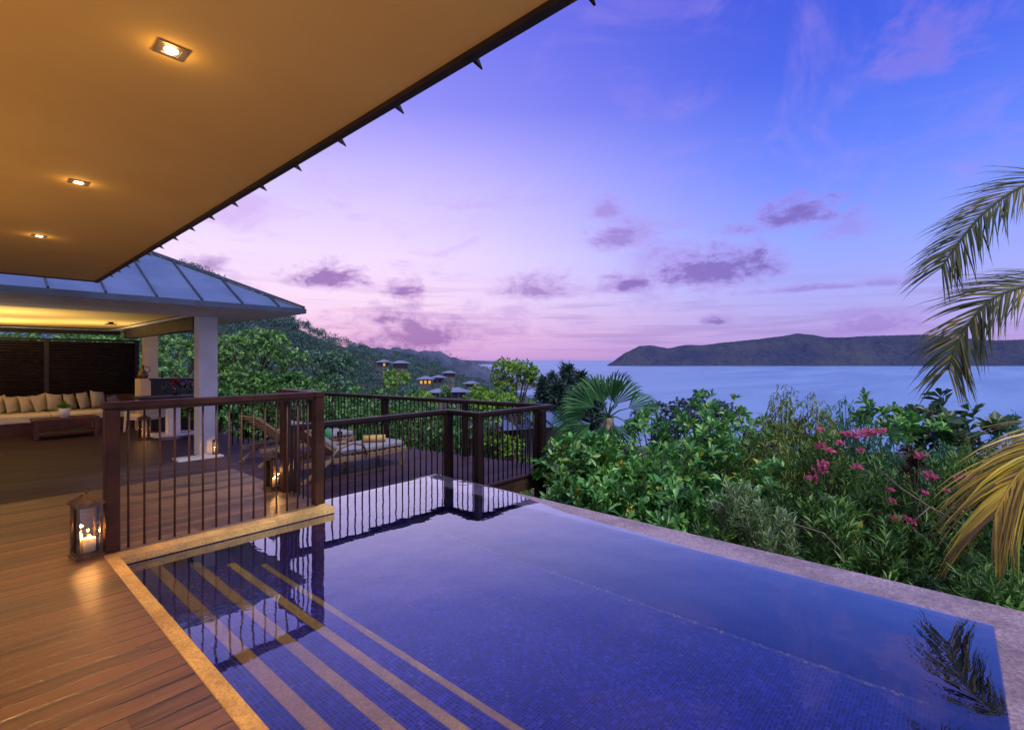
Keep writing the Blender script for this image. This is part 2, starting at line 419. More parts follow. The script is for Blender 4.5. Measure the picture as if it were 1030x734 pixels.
def water_mat():
    m, t = newmat('pool_water')
    tc = t.n('ShaderNodeTexCoord')
    w = t.math('ADD', t.noise(tc.outputs['Object'], 2.2, 2, 0.5), t.math('MULTIPLY', t.noise(tc.outputs['Object'], 9.0, 2), 0.12))
    nrm = t.bump(w, 0.15, 0.022)
    lw = t.n('ShaderNodeLayerWeight'); lw.inputs[0].default_value = 0.5; t.nt.links.new(nrm, lw.inputs['Normal'])
    fac = t.math('MULTIPLY_ADD', t.math('POWER', lw.outputs['Facing'], 3.0), 1.5, 0.025, clamp=True)
    tr = t.n('ShaderNodeBsdfTransparent'); tr.inputs[0].default_value = (0.78, 0.84, 1.0, 1)
    gl = t.n('ShaderNodeBsdfGlossy'); gl.inputs['Roughness'].default_value = 0.0; gl.inputs[0].default_value = (0.95, 0.96, 1, 1)
    t.nt.links.new(nrm, gl.inputs['Normal'])
    mx = t.n('ShaderNodeMixShader')
    t.nt.links.new(fac, mx.inputs[0]); t.nt.links.new(tr.outputs[0], mx.inputs[1]); t.nt.links.new(gl.outputs[0], mx.inputs[2])
    t.nt.links.new(mx.outputs[0], t.out.inputs[0])
    return m
M['water'] = water_mat()

# ------------------------------------------------------------------ sky
def build_world():
    w = bpy.data.worlds.new('World'); S.world = w; w.use_nodes = True; w.cycles.sampling_method = 'NONE'
    nt = w.node_tree; nt.nodes.clear(); t = NT(nt)
    out = t.n('ShaderNodeOutputWorld')
    tc = t.n('ShaderNodeTexCoord'); d = tc.outputs['Generated']
    sp = t.n('ShaderNodeSeparateXYZ'); nt.links.new(d, sp.inputs[0]); z = sp.outputs[2]
    def el(y, x=515):  # z component of a view direction through a pixel
        v = P(x, y, 1.0) - Vector((0, 0, H)); return v.normalized().z
    zc = t.math('MAXIMUM', z, 0.0)
    dusk = t.ramp(zc, [(0.0, srgb(200, 152, 212)), (0.05, srgb(226, 178, 222)), (0.11, srgb(236, 204, 236)), (0.20, srgb(230, 206, 246)),
                       (0.32, srgb(202, 184, 247)), (0.45, srgb(140, 134, 238)), (0.62, srgb(96, 100, 226)), (1.0, srgb(92, 98, 214))])
    blue = t.ramp(zc, [(0.0, srgb(152, 132, 208)), (0.05, srgb(158, 142, 222)), (0.11, srgb(150, 150, 234)), (0.20, srgb(126, 146, 244)),
                       (0.32, srgb(84, 116, 242)), (0.46, srgb(48, 82, 222)), (0.62, srgb(42, 62, 204)), (1.0, srgb(84, 92, 208))])
    lf = P(330, 362, 1.0); lf.z = 0; lf.normalize()
    rt = P(1150, 362, 1.0); rt.z = 0; rt.normalize()
    hd = t.vm('NORMALIZE', t.vm('MULTIPLY', d, (1, 1, 0)))
    az = t.math('SUBTRACT', t.vm('DOT_PRODUCT', hd, tuple(rt)), t.vm('DOT_PRODUCT', hd, tuple(lf)))
    f = t.maprange(az, -0.66, 0.42)
    col = t.mix(f, dusk, blue)
    # unseen sky behind the viewer brightened to light the scene
    back = t.maprange(t.vm('DOT_PRODUCT', d, (-FX, -FY, 0.0)), 0.05, 0.9)
    col = t.mix(back, col, (0.85, 0.78, 1.05, 1))
    # high, thin pink veils
    hv = t.n('ShaderNodeMapping'); hv.inputs['Scale'].default_value = (2.2, 2.2, 3.6); hv.inputs['Rotation'].default_value = (0.5, 0.3, 0.4)
    nt.links.new(d, hv.inputs[0])
    veil = t.noise(hv.outputs[0], 1.6, 6, 0.62, 0.9)
    vm = t.math('MULTIPLY', t.maprange(veil, 0.52, 0.76), t.math('MULTIPLY', t.maprange(z, 0.16, 0.34), 0.32))
    col = t.mix(vm, col, srgb(178, 142, 226))
    # streaky bands above the horizon
    hb = t.n('ShaderNodeMapping'); hb.inputs['Scale'].default_value = (2.5, 2.5, 46.0); nt.links.new(d, hb.inputs[0])
    band = t.noise(hb.outputs[0], 1.5, 6, 0.6, 0.35)
    bm = t.math('MULTIPLY', t.maprange(band, 0.47, 0.66), t.math('MULTIPLY', t.maprange(z, 0.19, 0.06), 0.6))
    col = t.mix(bm, col, t.mix(f, srgb(172, 128, 196), srgb(132, 118, 200)))
    bp = t.noise(hb.outputs[0], 0.9, 4, 0.5)
    pm = t.math('MULTIPLY', t.maprange(bp, 0.5, 0.68), t.math('MULTIPLY', t.maprange(z, 0.17, 0.05), t.math('SUBTRACT', 1.0, f)))
    col = t.mix(t.math('MULTIPLY', pm, 0.45), col, srgb(240, 170, 206))
    # loose mottled layer low in the sky
    ml = t.n('ShaderNodeMapping'); ml.inputs['Scale'].default_value = (3.0, 3.0, 9.0); nt.links.new(d, ml.inputs[0])
    mo = t.noise(ml.outputs[0], 1.9, 8, 0.62, 0.6)
    mm = t.math('MULTIPLY', t.maprange(mo, 0.5, 0.72), t.math('MULTIPLY', t.maprange(z, 0.02, 0.08), t.maprange(z, 0.5, 0.2)))
    col = t.mix(t.math('MULTIPLY', mm, 0.55), col, t.mix(f, srgb(190, 146, 214), srgb(142, 124, 222)))
    # dark purple puffs, each at its own bearing
    cloud = None
    hc = t.n('ShaderNodeMapping'); hc.inputs['Scale'].default_value = (1.0, 1.0, 1.9); nt.links.new(d, hc.inputs[0])
    nz = t.noise(hc.outputs[0], 14.0, 8, 0.64, 0.5); nz2 = t.noise(hc.outputs[0], 44.0, 6, 0.62, 0.4)
    nn = t.math('ADD', t.math('MULTIPLY', t.math('SUBTRACT', nz, 0.5), 3.3), t.math('MULTIPLY', t.math('SUBTRACT', nz2, 0.5), 1.7))
    nn = t.math('MULTIPLY_ADD', nn, 0.62, 1.0)
    for (cx, cy, rx, ry, dens, c) in [
        (329, 277, 38, 13, 0.85, (150, 112, 184)), (403, 291, 24, 10, 0.75, (152, 116, 190)), (543, 288, 44, 13, 0.6, (158, 124, 200)),
        (716, 266, 58, 22, 1.0, (112, 88, 180)), (632, 284, 28, 10, 0.75, (146, 116, 202)), (802, 211, 42, 17, 0.8, (124, 108, 206)),
        (752, 229, 20, 7, 0.5, (130, 112, 210)), (852, 226, 30, 14, 0.35, (122, 116, 216)), (622, 236, 32, 14, 0.55, (158, 122, 214)), (608, 208, 18, 12, 0.45, (158, 124, 218)),
        (420, 332, 70, 22, 0.7, (164, 126, 200)), (385, 316, 28, 14, 0.7, (160, 122, 196)), (500, 330, 34, 9, 0.4, (178, 134, 206)), (722, 322, 16, 5, 0.7, (138, 116, 202)),
        (880, 322, 48, 14, 0.5, (130, 116, 206)), (935, 40, 46, 30, 0.35, (138, 110, 220)), (210, 266, 20, 8, 0.6, (160, 130, 200)), (840, 287, 90, 4, 0.5, (134, 120, 212))]:
        c0 = (P(cx, cy, 1.0) - Vector((0, 0, H))).normalized()
        r0 = Vector((c0.y, -c0.x, 0)).normalized(); u0 = r0.cross(c0)
        cosv = c0.dot(Vector((FX, FY, 0)))
        sx = 1.25 * rx / FL * cosv; sy = 1.8 * ry / FL * cosv
        du = t.vm('DOT_PRODUCT', d, tuple(r0 / sx)); dv = t.vm('DOT_PRODUCT', d, tuple(u0 / sy))
        dv = t.math('MAXIMUM', t.math('ADD', dv, 0.25), t.math('MULTIPLY', t.math('ADD', dv, 0.25), -2.4))
        e = t.math('SQRT', t.math('MULTIPLY_ADD', du, du, t.math('MULTIPLY', dv, dv)))
        k = t.math('MULTIPLY', t.math('SUBTRACT', nn, e), 1.2, clamp=True)
        k = t.math('MULTIPLY', k, min(1.0, dens * 1.2))
        cloud = k if cloud is None else t.math('MAXIMUM', cloud, k)
    cloud = t.math('MULTIPLY', cloud, t.math('GREATER_THAN', t.vm('DOT_PRODUCT', d, (FX, FY, 0.0)), 0.2))
    core = t.mix(f, srgb(146, 98, 176), srgb(108, 82, 184)); rim = t.mix(f, srgb(182, 136, 204), srgb(150, 118, 218))
    col = t.mix(t.math('MULTIPLY', cloud, 1.15, clamp=True), col, t.mix(t.maprange(cloud, 0.2, 0.9), rim, core))
    below = t.maprange(z, -0.004, -0.05, 0.0, 1.0)
    col = t.mix(below, col, (0.03, 0.035, 0.07, 1))
    b1 = t.n('ShaderNodeBackground'); nt.links.new(col, b1.inputs[0]); b1.inputs[1].default_value = 1.08
    sky = t.n('ShaderNodeTexSky'); sky.sky_type = 'NISHITA'; sky.sun_disc = False
    sky.sun_elevation = rad(3.0); sky.sun_rotation = A + rad(-95); sky.altitude = 40
    b2 = t.n('ShaderNodeBackground'); nt.links.new(sky.outputs[0], b2.inputs[0]); b2.inputs[1].default_value = 0.05
    ad = t.n('ShaderNodeAddShader'); nt.links.new(b1.outputs[0], ad.inputs[0]); nt.links.new(b2.outputs[0], ad.inputs[1])
    nt.links.new(ad.outputs[0], out.inputs[0])
build_world()

def lamp(name, kind, loc, energy, color, size=0.05, rot=None, **kw):
    l = bpy.data.lights.new(name, kind); l.energy = energy; l.color = color
    if kind in ('POINT', 'SPOT'): l.shadow_soft_size = size
    for k, v in kw.items(): setattr(l, k, v)
    o = bpy.data.objects.new(name, l); COL.objects.link(o); o.location = loc
    if rot is not None: o.rotation_euler = rot
    return o

# soft afterglow from the bright side of the sky
sd = -(Vector((FX, FY, 0)) * -0.35 + Vector((RX, RY, 0)) * 0.35 + Vector((0, 0, 0.85)))
so = lamp('afterglow_sun', 'SUN', (0, 0, 30), 2.8, (1.0, 0.94, 0.86), angle=rad(16))
so.rotation_euler = sd.to_track_quat('-Z', 'Y').to_euler()

cam = bpy.data.cameras.new('camera'); co = bpy.data.objects.new('camera', cam); COL.objects.link(co)
co.location = (0, 0, H); co.rotation_euler = (rad(90), 0, -A)
cam.sensor_fit = 'HORIZONTAL'; cam.sensor_width = 36; cam.lens = 36 * FL / 1030.0
cam.shift_y = -5.0 / 1030.0; cam.clip_end = 60000; cam.clip_start = 0.05
S.camera = co
S.view_settings.view_transform = 'Standard'; S.view_settings.look = 'None'; S.view_settings.exposure = 0
S.cycles.use_denoising = True
S.cycles.max_bounces = 5; S.cycles.diffuse_bounces = 2; S.cycles.glossy_bounces = 3; S.cycles.transparent_max_bounces = 10
S.cycles.sample_clamp_indirect = 6

# ================================================================== decks and pool
ZW = -0.07
DL = -0.35
XI, XO = 4.08, 4.44            # infinity edge, inner and outer
YB, YF = -0.19, 5.19           # near and far inner faces
def struct(mb, name, mat, **k):
    return tag(mb.obj(name, mat, None, **k), kind='structure')
b = MB(); b.span(-7, 0.785, -4, 7.4, -0.03, 0.0); b.span(0.785, 2.60, 4.862, 7.4, -0.03, 0.0)
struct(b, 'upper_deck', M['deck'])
b = MB(); b.span(-7, 2.58, 7.37, 7.395, -0.5, -0.035); b.span(2.56, 2.59, 4.95, 7.37, -0.5, -0.035)
struct(b, 'deck_riser', M['deck_side'])
low = [(2.602, 5.335), (5.05, 5.335), (5.05, 5.13), (7.0, 5.13), (5.95, 11.9), (4.6, 11.9), (4.6, 19.0), (-7, 19.0), (-7, 7.41), (2.602, 7.41)]
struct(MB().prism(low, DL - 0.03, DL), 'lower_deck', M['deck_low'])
b = MB(); b.span(5.07, 6.97, 5.155, 5.19, DL - 0.26, DL - 0.032)
b.bar((6.96, 5.2, DL - 0.145), (5.93, 11.88, DL - 0.145), 0.035, 0.225)
for x, y in ((5.2, 5.3), (6.8, 5.35), (6.5, 7.3), (6.2, 9.3), (5.9, 11.5)):
    b.span(x - 0.07, x + 0.07, y - 0.07, y + 0.07, -4, DL - 0.04)
struct(b, 'deck_framing', M['deck_side'])

pool = thing('swimming_pool', 'blue mosaic plunge pool with stepped left side and infinity edge', 'pool', (2.4, 2.3, -0.64), world=True)
b = MB()
b.span(0.80, 4.5, -0.5, 5.32, -0.80, -0.66)
ns = [(1.10, -0.10, 0.075), (1.384, -0.19, 0.070), (1.664, -0.28, 0.063), (1.926, -0.37, 0.045)]
b.span(0.79, 0.862, -0.5, 4.86, -0.66, -0.05)            # left wall
b.span(0.862, 2.60, 4.724, 4.862, -0.66, -0.042)         # wall under the railing coping
b.span(2.52, 2.60, 4.862, 5.32, -0.66, -0.072)
b.span(XI, 4.30, -0.5, 5.32, -0.66, ZW - 0.03)           # wall under infinity edge
b.span(2.60, XI, YF, 5.32, -0.66, ZW - 0.03)
b.span(0.862, XI, -0.5, YB, -0.66, ZW - 0.03)
b.obj('basin', M['tile'], pool)
MB().span(0.865, 2.60, 4.7195, 4.7235, -0.16, -0.041).obj('shaded_waterline_tile', M['tile_dark'], pool)  # shade under the coping painted as a darker copy of the mosaic
MB().span(XI - 0.040, XI - 0.001, YB + 0.003, YF - 0.003, -0.6595, -0.654).obj('cove_tile', M['cove_tile'], pool)
x0 = 0.864
for i, (xs, zs, wd) in enumerate(ns):
    st = MB().span(x0, xs, YB + 0.002, 4.718, -0.658, zs).obj('step', M['tile'], pool)
    MB().span(xs - wd, xs + 0.002, YB + 0.004, 4.717, zs - 0.03, zs + 0.003).obj('nosing', M['nosing'], st)
    x0 = xs + 0.001
b = MB()
b.span(0.787, 0.864, -0.5, 4.725, -0.045, 0.004)
b.span(0.787, 2.612, 4.718, 4.866, -0.058, 0.004)
b.span(2.53, 2.612, 4.866, 5.0, -0.04, 0.003)
b.obj('coping', M['coping'], pool, 0.005)
b = MB()
b.span(XI, XO, -0.55, 5.32, ZW - 0.028, ZW + 0.004)
b.span(0.865, XI - 0.001, -0.55, YB, ZW - 0.028, ZW + 0.0035)
b.obj('edge_stone', M['edge'], pool, 0.006)
MB().span(2.615, XI - 0.001, YF, 5.27, ZW - 0.028, ZW + 0.002).obj('far_edge', M['tile_dark'], pool)
b = MB(); b.span(4.31, XO - 0.02, -0.6, 5.31, -3.0, ZW - 0.03); b.span(2.62, 4.31, 5.325, 5.333, -1.5, ZW - 0.035)
b.obj('outer_wall', M['deck_side'], pool)
wm = MB().add([(x_, y_, ZW + 0.006) for x_, y_ in ((0.860, YB - .002), (XI + .002, YB - .002), (XI + .004, 1.6), (XI + .12, 3.0), (XO - .03, 3.9), (XO - .006, 5.25), (2.618, 5.25), (2.618, 4.724), (0.860, 4.724))], [tuple(range(9))])
tag(wm.obj('pool_water', M['water']), kind='structure')

# ================================================================== railings
bar_mesh = {}
def baluster(h, mat):
    k = (round(h, 3), mat.name)
    if k not in bar_mesh:
        o = MB().tube([(0, 0, 0), (0, 0, h)], 0.0085 if 'dark' not in mat.name else 0.0105, 8).obj('baluster', mat)
        bar_mesh[k] = o.data; bpy.data.objects.remove(o)
    return bar_mesh[k]

def railing(root, pts, zb, zt, posts, mat, bmat, sp=0.108, rw=0.11, rt=0.055, pw=0.095, post_drop=0.0, over=0.06):
    L = Vector(root['_world'])
    for i in range(len(pts) - 1):
        a, c = Vector((*pts[i], 0)), Vector((*pts[i + 1], 0))
        d = (c - a).normalized(); ln = (c - a).length
        e0 = over if i == 0 else rw / 2 - 0.001; e1 = over if i == len(pts) - 2 else -rw / 2
        MB().bar((*(a - d * e0).xy, zt - rt / 2), (*(c + d * e1).xy, zt - rt / 2), rw, rt).obj('handrail', mat, root, 0.008, 3)
        MB().bar((*(a + d * 0.05).xy, zt - rt - 0.011), (*(c - d * 0.05).xy, zt - rt - 0.011), 0.05, 0.02).obj('under_rail', bmat, root)
        n = max(2, int(round(ln / sp)))
        for k in range(1, n):
            p = a + d * (ln * k / n)
            if any((Vector((*q, 0)) - p).length < 0.075 for q in posts): continue
            o = link('baluster', baluster(zt - zb - rt - 0.02, bmat), None, root)
            o.location = Vector((p.x, p.y, zb)) - L
    for q in posts:
        MB().box((q[0], q[1], (zb - post_drop + zt - rt - 0.002) / 2), (pw, pw, zt - rt - 0.002 - zb + post_drop)).obj('post', mat, root, 0.006)

r1 = thing('pool_railing', 'brown timber railing with glowing lanterns beside it at the pool coping', 'railing', (0.93, 4.93, 0), world=True)
railing(r1, [(0.85, 4.95), (2.55, 4.95), (2.55, 5.70)], 0.0, 1.17, [(0.85, 4.95), (2.55, 4.95), (2.55, 5.70)], M['rail'], M['bar'], post_drop=0.0)
r2 = thing('deck_railing', 'lower dark railing that jogs around the pool corner and mirrors in the water', 'railing', (2.75, 5.87, DL), world=True)
railing(r2, [(2.68, 5.87), (5.15, 5.87), (5.15, 5.2), (6.88, 5.2)], DL, 0.73, [(2.7, 5.87), (5.15, 5.87), (5.15, 5.2), (6.55, 5.2)], M['rail_dark'], M['bar_dark'])
MB().span(6.49, 6.61, 5.06, 5.127, -0.75, 0.66).obj('post', M['rail_dark'], r2, 0.006)
r3 = thing('deck_railing', 'long far railing along the back of the lounger deck against the trees', 'railing', (6.88, 5.3, DL), world=True)
railing(r3, [(6.88, 5.32), (5.83, 11.75), (4.0, 11.75)], DL, 0.73, [(6.6, 7.03), (6.25, 9.18), (5.83, 11.75)], M['rail_dark'], M['bar_dark'])

# ================================================================== villa roof over the viewer
XE, YE, ZS = 1.30, 8.55, 2.55
vr = thing('villa_roof', 'broad overhanging villa roof with warm lit painted soffit', 'roof', (0, 3, ZS), world=True)
def xe(y): return 1.160 + (y - 0.88) * (0.136 / 7.7)
yn = -3.5
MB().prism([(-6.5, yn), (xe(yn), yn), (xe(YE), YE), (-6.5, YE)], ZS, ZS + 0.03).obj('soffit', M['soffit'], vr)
b = MB(); b.prism([(xe(yn) + .001, yn), (xe(yn) + .035, yn), (xe(YE) + .035, YE + .035), (xe(YE) + .001, YE + .035)], ZS - 0.02, ZS + 0.075); b.span(-6.5, xe(YE), YE + 0.001, YE + 0.034, ZS - 0.012, ZS + 0.1)
b.obj('fascia', M['fascia'], vr)
b = MB(); b.add([(-6.5, yn, ZS + 0.11), (xe(yn) + 0.06, yn, ZS + 0.11), (xe(YE) + 0.06, YE + 0.06, ZS + 0.11), (-6.5, YE + 0.06, ZS + 0.11), (-6.5, yn, ZS + 2.2), (-4.0, yn, ZS + 2.2), (-4.0, 4.5, ZS + 2.2), (-6.5, 4.5, ZS + 2.2)],
                [(0, 1, 2, 3), (1, 5, 6, 2), (2, 6, 7, 3), (4, 7, 6, 5), (0, 4, 5, 1), (0, 3, 7, 4)])
b.obj('roof_covering', M['metal_roof'], vr)
MB().prism([(xe(yn) + .036, yn), (xe(yn) + .055, yn), (xe(YE) + .055, YE + .05), (xe(YE) + .036, YE + .05)], ZS + 0.07, ZS + 0.105).obj('drip_edge', M['fascia'], vr)
y = 0.80 - 0.485 * 2
while y < YE:
    e_ = xe(y); b = MB(); b.add([(e_ + 0.05, y - 0.013, ZS + 0.035), (e_ + 0.05, y + 0.013, ZS + 0.035), (e_ + 0.05, y + 0.013, ZS + 0.105), (e_ + 0.05, y - 0.013, ZS + 0.105), (e_ + 0.125, y - 0.004, ZS + 0.012), (e_ + 0.125, y + 0.004, ZS + 0.012)],
                    [(0, 1, 2, 3), (3, 2, 5, 4), (0, 4, 5, 1), (0, 3, 4), (1, 5, 2)])
    b.obj('seam_end', M['fascia'], vr)
    y += 0.485

dl_pos = [(0.50, 1.98), (0.51, 3.86), (0.51, 5.78)]
dl_lab = ['large square recessed downlight nearest the viewer in the warm soffit', 'square recessed downlight midway along the soffit, between two others', 'smallest recessed downlight farthest along the soffit, near its corner']
for (x, y), lb in zip(dl_pos, dl_lab):
    t_ = thing('downlight', lb, 'ceiling light', (x, y, ZS), 0, 'recessed downlights in the villa soffit')
    b = MB()
    for s in (-1, 1):
        b.box((s * 0.035, 0, -0.003), (0.018, 0.088, 0.006)); b.box((0, s * 0.035, -0.003), (0.052, 0.018, 0.006))
    b.obj('frame', M['steel'], t_)
    MB().box((0, 0, -0.0015), (0.051, 0.051, 0.002)).obj('reflector', M['steel'], t_)
    MB().lathe([(0.0, -0.009), (0.013, -0.008), (0.020, -0.005), (0.021, -0.0026)], n=16).obj('bulb', M['wick_glow'], t_)
WARM = (1.0, 0.60, 0.21)
for (x, y) in dl_pos + [(0.5, 0.1)]:
    lamp('downlight_beam', 'SPOT', (x, y, ZS - 0.03), 165, WARM, 0.03, (0, 0, 0), spot_size=rad(105), spot_blend=1.0)
for (x, y) in dl_pos:
    lamp('downlight_glow', 'POINT', (x, y, ZS - 0.045), 0.32, WARM, 0.02)
for x, y, e in ((-1.9, 0.8, 190), (-1.9, 4.2, 150)):  # unseen fill spots added to warm the soffit, standing in for the room
    lamp('soffit_fill_light', 'SPOT', (x, y, 0.7), e, WARM, 0.3, (rad(180), 0, 0), spot_size=rad(168), spot_blend=1.0)

# ================================================================== pavilion
PX1, PX0, PY0, PY1, PZ = 4.32, -5.5, 8.90, 19.3, 2.36
pv = thing('pavilion', 'open sided pavilion with blue metal hip roof and white column', 'pavilion', (1.0, 13, DL), world=True)
pit = 0.519
cx0, cx1 = PX0 + (PY1 - PY0) / 2, PX1 - (PY1 - PY0) / 2
if cx0 > cx1: cx0 = cx1 = (PX0 + PX1) / 2
half = (PX1 - PX0) / 2; apex = PZ + 0.07 + half * pit; yr0, yr1 = PY0 + half, PY1 - half
EZ = PZ + 0.07
b = MB(); xm = (PX0 + PX1) / 2
b.add([(PX0, PY0, EZ), (PX1, PY0, EZ), (PX1, PY1, EZ), (PX0, PY1, EZ), (xm, yr0, apex), (xm, yr1, apex)], [(0, 1, 4), (1, 2, 5, 4), (2, 3, 5), (3, 0, 4, 5), (3, 2, 1, 0)])
roof = b.obj('roof', M['metal_roof'], pv)
def roof_z(x, y):
    return EZ + pit * min(x - PX0, PX1 - x, y - PY0, PY1 - y)
x = PX1 - 0.45
while x > PX0 + 0.3:
    run = min(x - PX0, PX1 - x)
    MB().bar((x, PY0 + 0.01, EZ + 0.022), (x, PY0 + run, EZ + 0.022 + run * pit), 0.022, 0.04).obj('seam', M['seam'], roof)
    x -= 0.60
y = PY0 + 0.5
while y < PY1 - 0.3:
    run = min(y - PY0, PY1 - y, half)
    MB().bar((PX1 - 0.01, y, EZ + 0.022), (PX1 - run, y, EZ + 0.022 + run * pit), 0.022, 0.04).obj('seam', M['seam'], roof)
    y += 0.60
MB().bar((PX1, PY0, EZ + 0.03), (xm, yr0, apex + 0.03), 0.09, 0.05).obj('hip_cap', M['seam'], roof)
b = MB(); b.span(PX0, PX1, PY0 - 0.03, PY0 - 0.001, PZ - 0.01, EZ + 0.01); b.span(PX1 + 0.001, PX1 + 0.03, PY0 - 0.03, PY1, PZ - 0.01, EZ + 0.01); b.span(PX0, PX1, PY1 + 0.001, PY1 + 0.03, PZ - 0.01, EZ + 0.01)
b.obj('eave_fascia', M['seam'], pv)
# soffit ring with a raised, lit ceiling inside
ix0, ix1, iy0, iy1 = PX0 + 1.0, 3.1, PY0 + 2.3, PY1 - 0.75
b = MB(); b.span(PX0, PX1, PY0, iy0, PZ - 0.008, PZ + 0.02); b.span(PX0, PX1, iy1, PY1, PZ - 0.008, PZ + 0.02); b.span(ix1, PX1, iy0 + .001, iy1 - .001, PZ - 0.008, PZ + 0.02); b.span(PX0, ix0, iy0 + .001, iy1 - .001, PZ - 0.008, PZ + 0.02)
b.obj('soffit', M['white'], pv)
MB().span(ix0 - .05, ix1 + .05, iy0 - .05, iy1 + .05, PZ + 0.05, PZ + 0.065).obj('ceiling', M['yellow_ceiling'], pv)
b = MB(); b.span(-5, 3.4, iy1 + 0.01, iy1 + 0.2, PZ - 0.12, PZ - 0.009)
b.obj('back_beam', M['slat'], pv)
b = MB(); b.span(3.18, 3.40, 11.18, 17.0, PZ - 0.27, PZ - 0.01)
b.obj('side_beam', M['slat'], pv, 0.006)
cA = MB().span(3.20, 3.52, 10.85, 11.17, DL, PZ - 0.009).obj('column', M['white'], pv, 0.006)
MB().span(3.70, 4.02, 17.2, 17.52, DL, PZ - 0.009).obj('column', M['cream'], pv, 0.006)
MB().span(-4.4, -4.1, 10.85, 11.15, DL, PZ - 0.009).obj('column', M['white'], pv, 0.006)
MB().span(2.75, 3.5, 10.45, 10.845, DL + .002, DL + 0.03).obj('column_base', M['white'], pv)
# ceiling fittings
for (x, y) in ((2.6, 15.2), (0.4, 14.6)):
    b = MB(); b.lathe([(0.05, PZ + 0.048), (0.05, PZ + 0.02), (0.12, PZ + 0.01), (0.12, PZ - 0.005), (0.0, PZ - 0.01)], (x, y, 0), 14)
    b.obj('ceiling_lamp', M['black'], pv)
for gx, gy, ge in ((0.6, 13.2, 85), (0.6, 16.4, 105), (2.4, 15.6, 60)):  # unseen spots added in mid-air to brighten the ceiling
    lamp('pavilion_ceiling_fill', 'SPOT', (gx, gy, PZ - 1.25), ge * 2.0, (1.0, 0.72, 0.32), 0.3, (rad(180), 0, 0), spot_size=rad(165), spot_blend=1.0)

sc = thing('slatted_screen', 'tall dark louvred timber screen behind the long sofa', 'screen', (0.5, 18.3, DL), world=True)
z = DL + 0.08
b = MB()
while z < 1.98:
    b.box((0.0, 18.3, z), (7.5, 0.05, 0.05), m=Matrix.Rotation(0.5, 3, 'X')); z += 0.075
b.obj('louvre_panel', M['slat'], sc)
MB().span(-3.75, 3.75, 18.345, 18.36, DL, 2.0).obj('backing', M['black'], sc)
for x in (-3.7, -1.9, -0.1, 1.75, 3.74):
    MB().span(x - 0.05, x + 0.05, 18.26, 18.34, DL, 2.03).obj('post', M['slat'], sc)
MB().span(-3.76, 3.8, 18.255, 18.345, 2.031, 2.09).obj('top_rail', M['slat'], sc)

# sofa: seat front seen at pixel rows 415-437
sf = thing('sofa', 'long low built-in sofa with cream seat pad along the dark screen', 'sofa', (0.5, 17.4, DL), world=True)
MB().span(-3.5, 3.45, 16.95, 18.22, DL, DL + 0.30).obj('base', M['red_wood'], sf, 0.01)
for i in range(4):
    MB().span(-3.5 + i * 1.74, -3.5 + (i + 1) * 1.74 - 0.012, 16.88, 18.20, DL + 0.302, DL + 0.50).obj('seat_pad', M['fabric'], sf, 0.04, 4)
MB().span(2.95, 3.62, 18.02, 18.22, DL + 0.51, DL + 0.86).obj('back_board', M['red_wood'], sf, 0.01)

def pillow_mesh(w, h, t, seed):
    n = 12; b = MB(); vs = []; fs = []
    rr = random.Random(seed)
    for side in (1, -1):
        for j in range(n + 1):
            for i in range(n + 1):
                u, v = i / n * 2 - 1, j / n * 2 - 1
                e = max(0.0, (1 - u * u) * (1 - v * v)) ** 0.42
                pin = 1 - 0.10 * (1 - abs(u)) * (abs(v) ** 3); pin2 = 1 - 0.10 * (1 - abs(v)) * (abs(u) ** 3)
                vs.append((u * w / 2 * pin2, side * t / 2 * e + rr.uniform(-1, 1) * 0.004 * e, v * h / 2 * pin))
        o = (n + 1) ** 2 * (0 if side == 1 else 1)
        for j in range(n):
            for i in range(n):
                q = (o + j * (n + 1) + i, o + j * (n + 1) + i + 1, o + (j + 1) * (n + 1) + i + 1, o + (j + 1) * (n + 1) + i)
                fs.append(q if side == -1 else q[::-1])
    b.add(vs, fs, True)
    return b
cp = [(0.87, 'pale cushion farthest left, cut by the edge of the photo'), (1.09, 'second beige cushion from the left edge, on the sofa'), (1.36, 'beige cushion above the left end of the coffee table'), (1.61, 'cushion two places left of the potted plant'),
      (1.87, 'cushion just left of the potted plant'), (2.18, 'cushion just right of the potted plant'), (2.46, 'plump cushion above the right end of the coffee table'), (2.76, 'largest beige cushion near the right end of the sofa'), (3.07, 'dark grey small cushion at the right end of the sofa')]
for i, (x, lb) in enumerate(cp):
    w = 0.46 + random.uniform(-0.03, 0.05) + (0.06 if i == 7 else 0)
    o = pillow_mesh(w, w * 0.98, 0.15, i).obj('throw_cushion', M['cushion_dark'] if i == 8 else M['cushion'])
    s = 0.8 if i == 8 else 1.0
    o.scale = (s, s, s)
    o.location = (x, 17.84 - (0.2 if i == 8 else 0.0), DL + 0.505 + w * 0.49 * s)
    o.rotation_euler = (rad(-14), rad(random.uniform(-13, 13)), rad(48 + random.uniform(-8, 8)))
    tag(o, lb, 'cushion', 'throw cushions along the sofa')

# coffee table
ctp = G(66, 439, DL)
ct = thing('coffee_table', 'low red-brown wooden coffee table in front of the sofa', 'table', (ctp.x, ctp.y, DL))
MB().box((0, 0, 0.445), (1.2, 0.7, 0.045)).obj('tabletop', M['red_wood'], ct, 0.008)
MB().box((0, 0, 0.38), (1.06, 0.62, 0.075)).obj('apron', M['red_wood'], ct)
MB().box((0, 0, 0.13), (1.06, 0.62, 0.03)).obj('shelf', M['red_wood'], ct)
for sx in (-1, 1):
    for sy in (-1, 1):
        MB().box((sx * 0.54, sy * 0.29, 0.211), (0.085, 0.085, 0.42)).obj('leg', M['red_wood'], ct, 0.004)

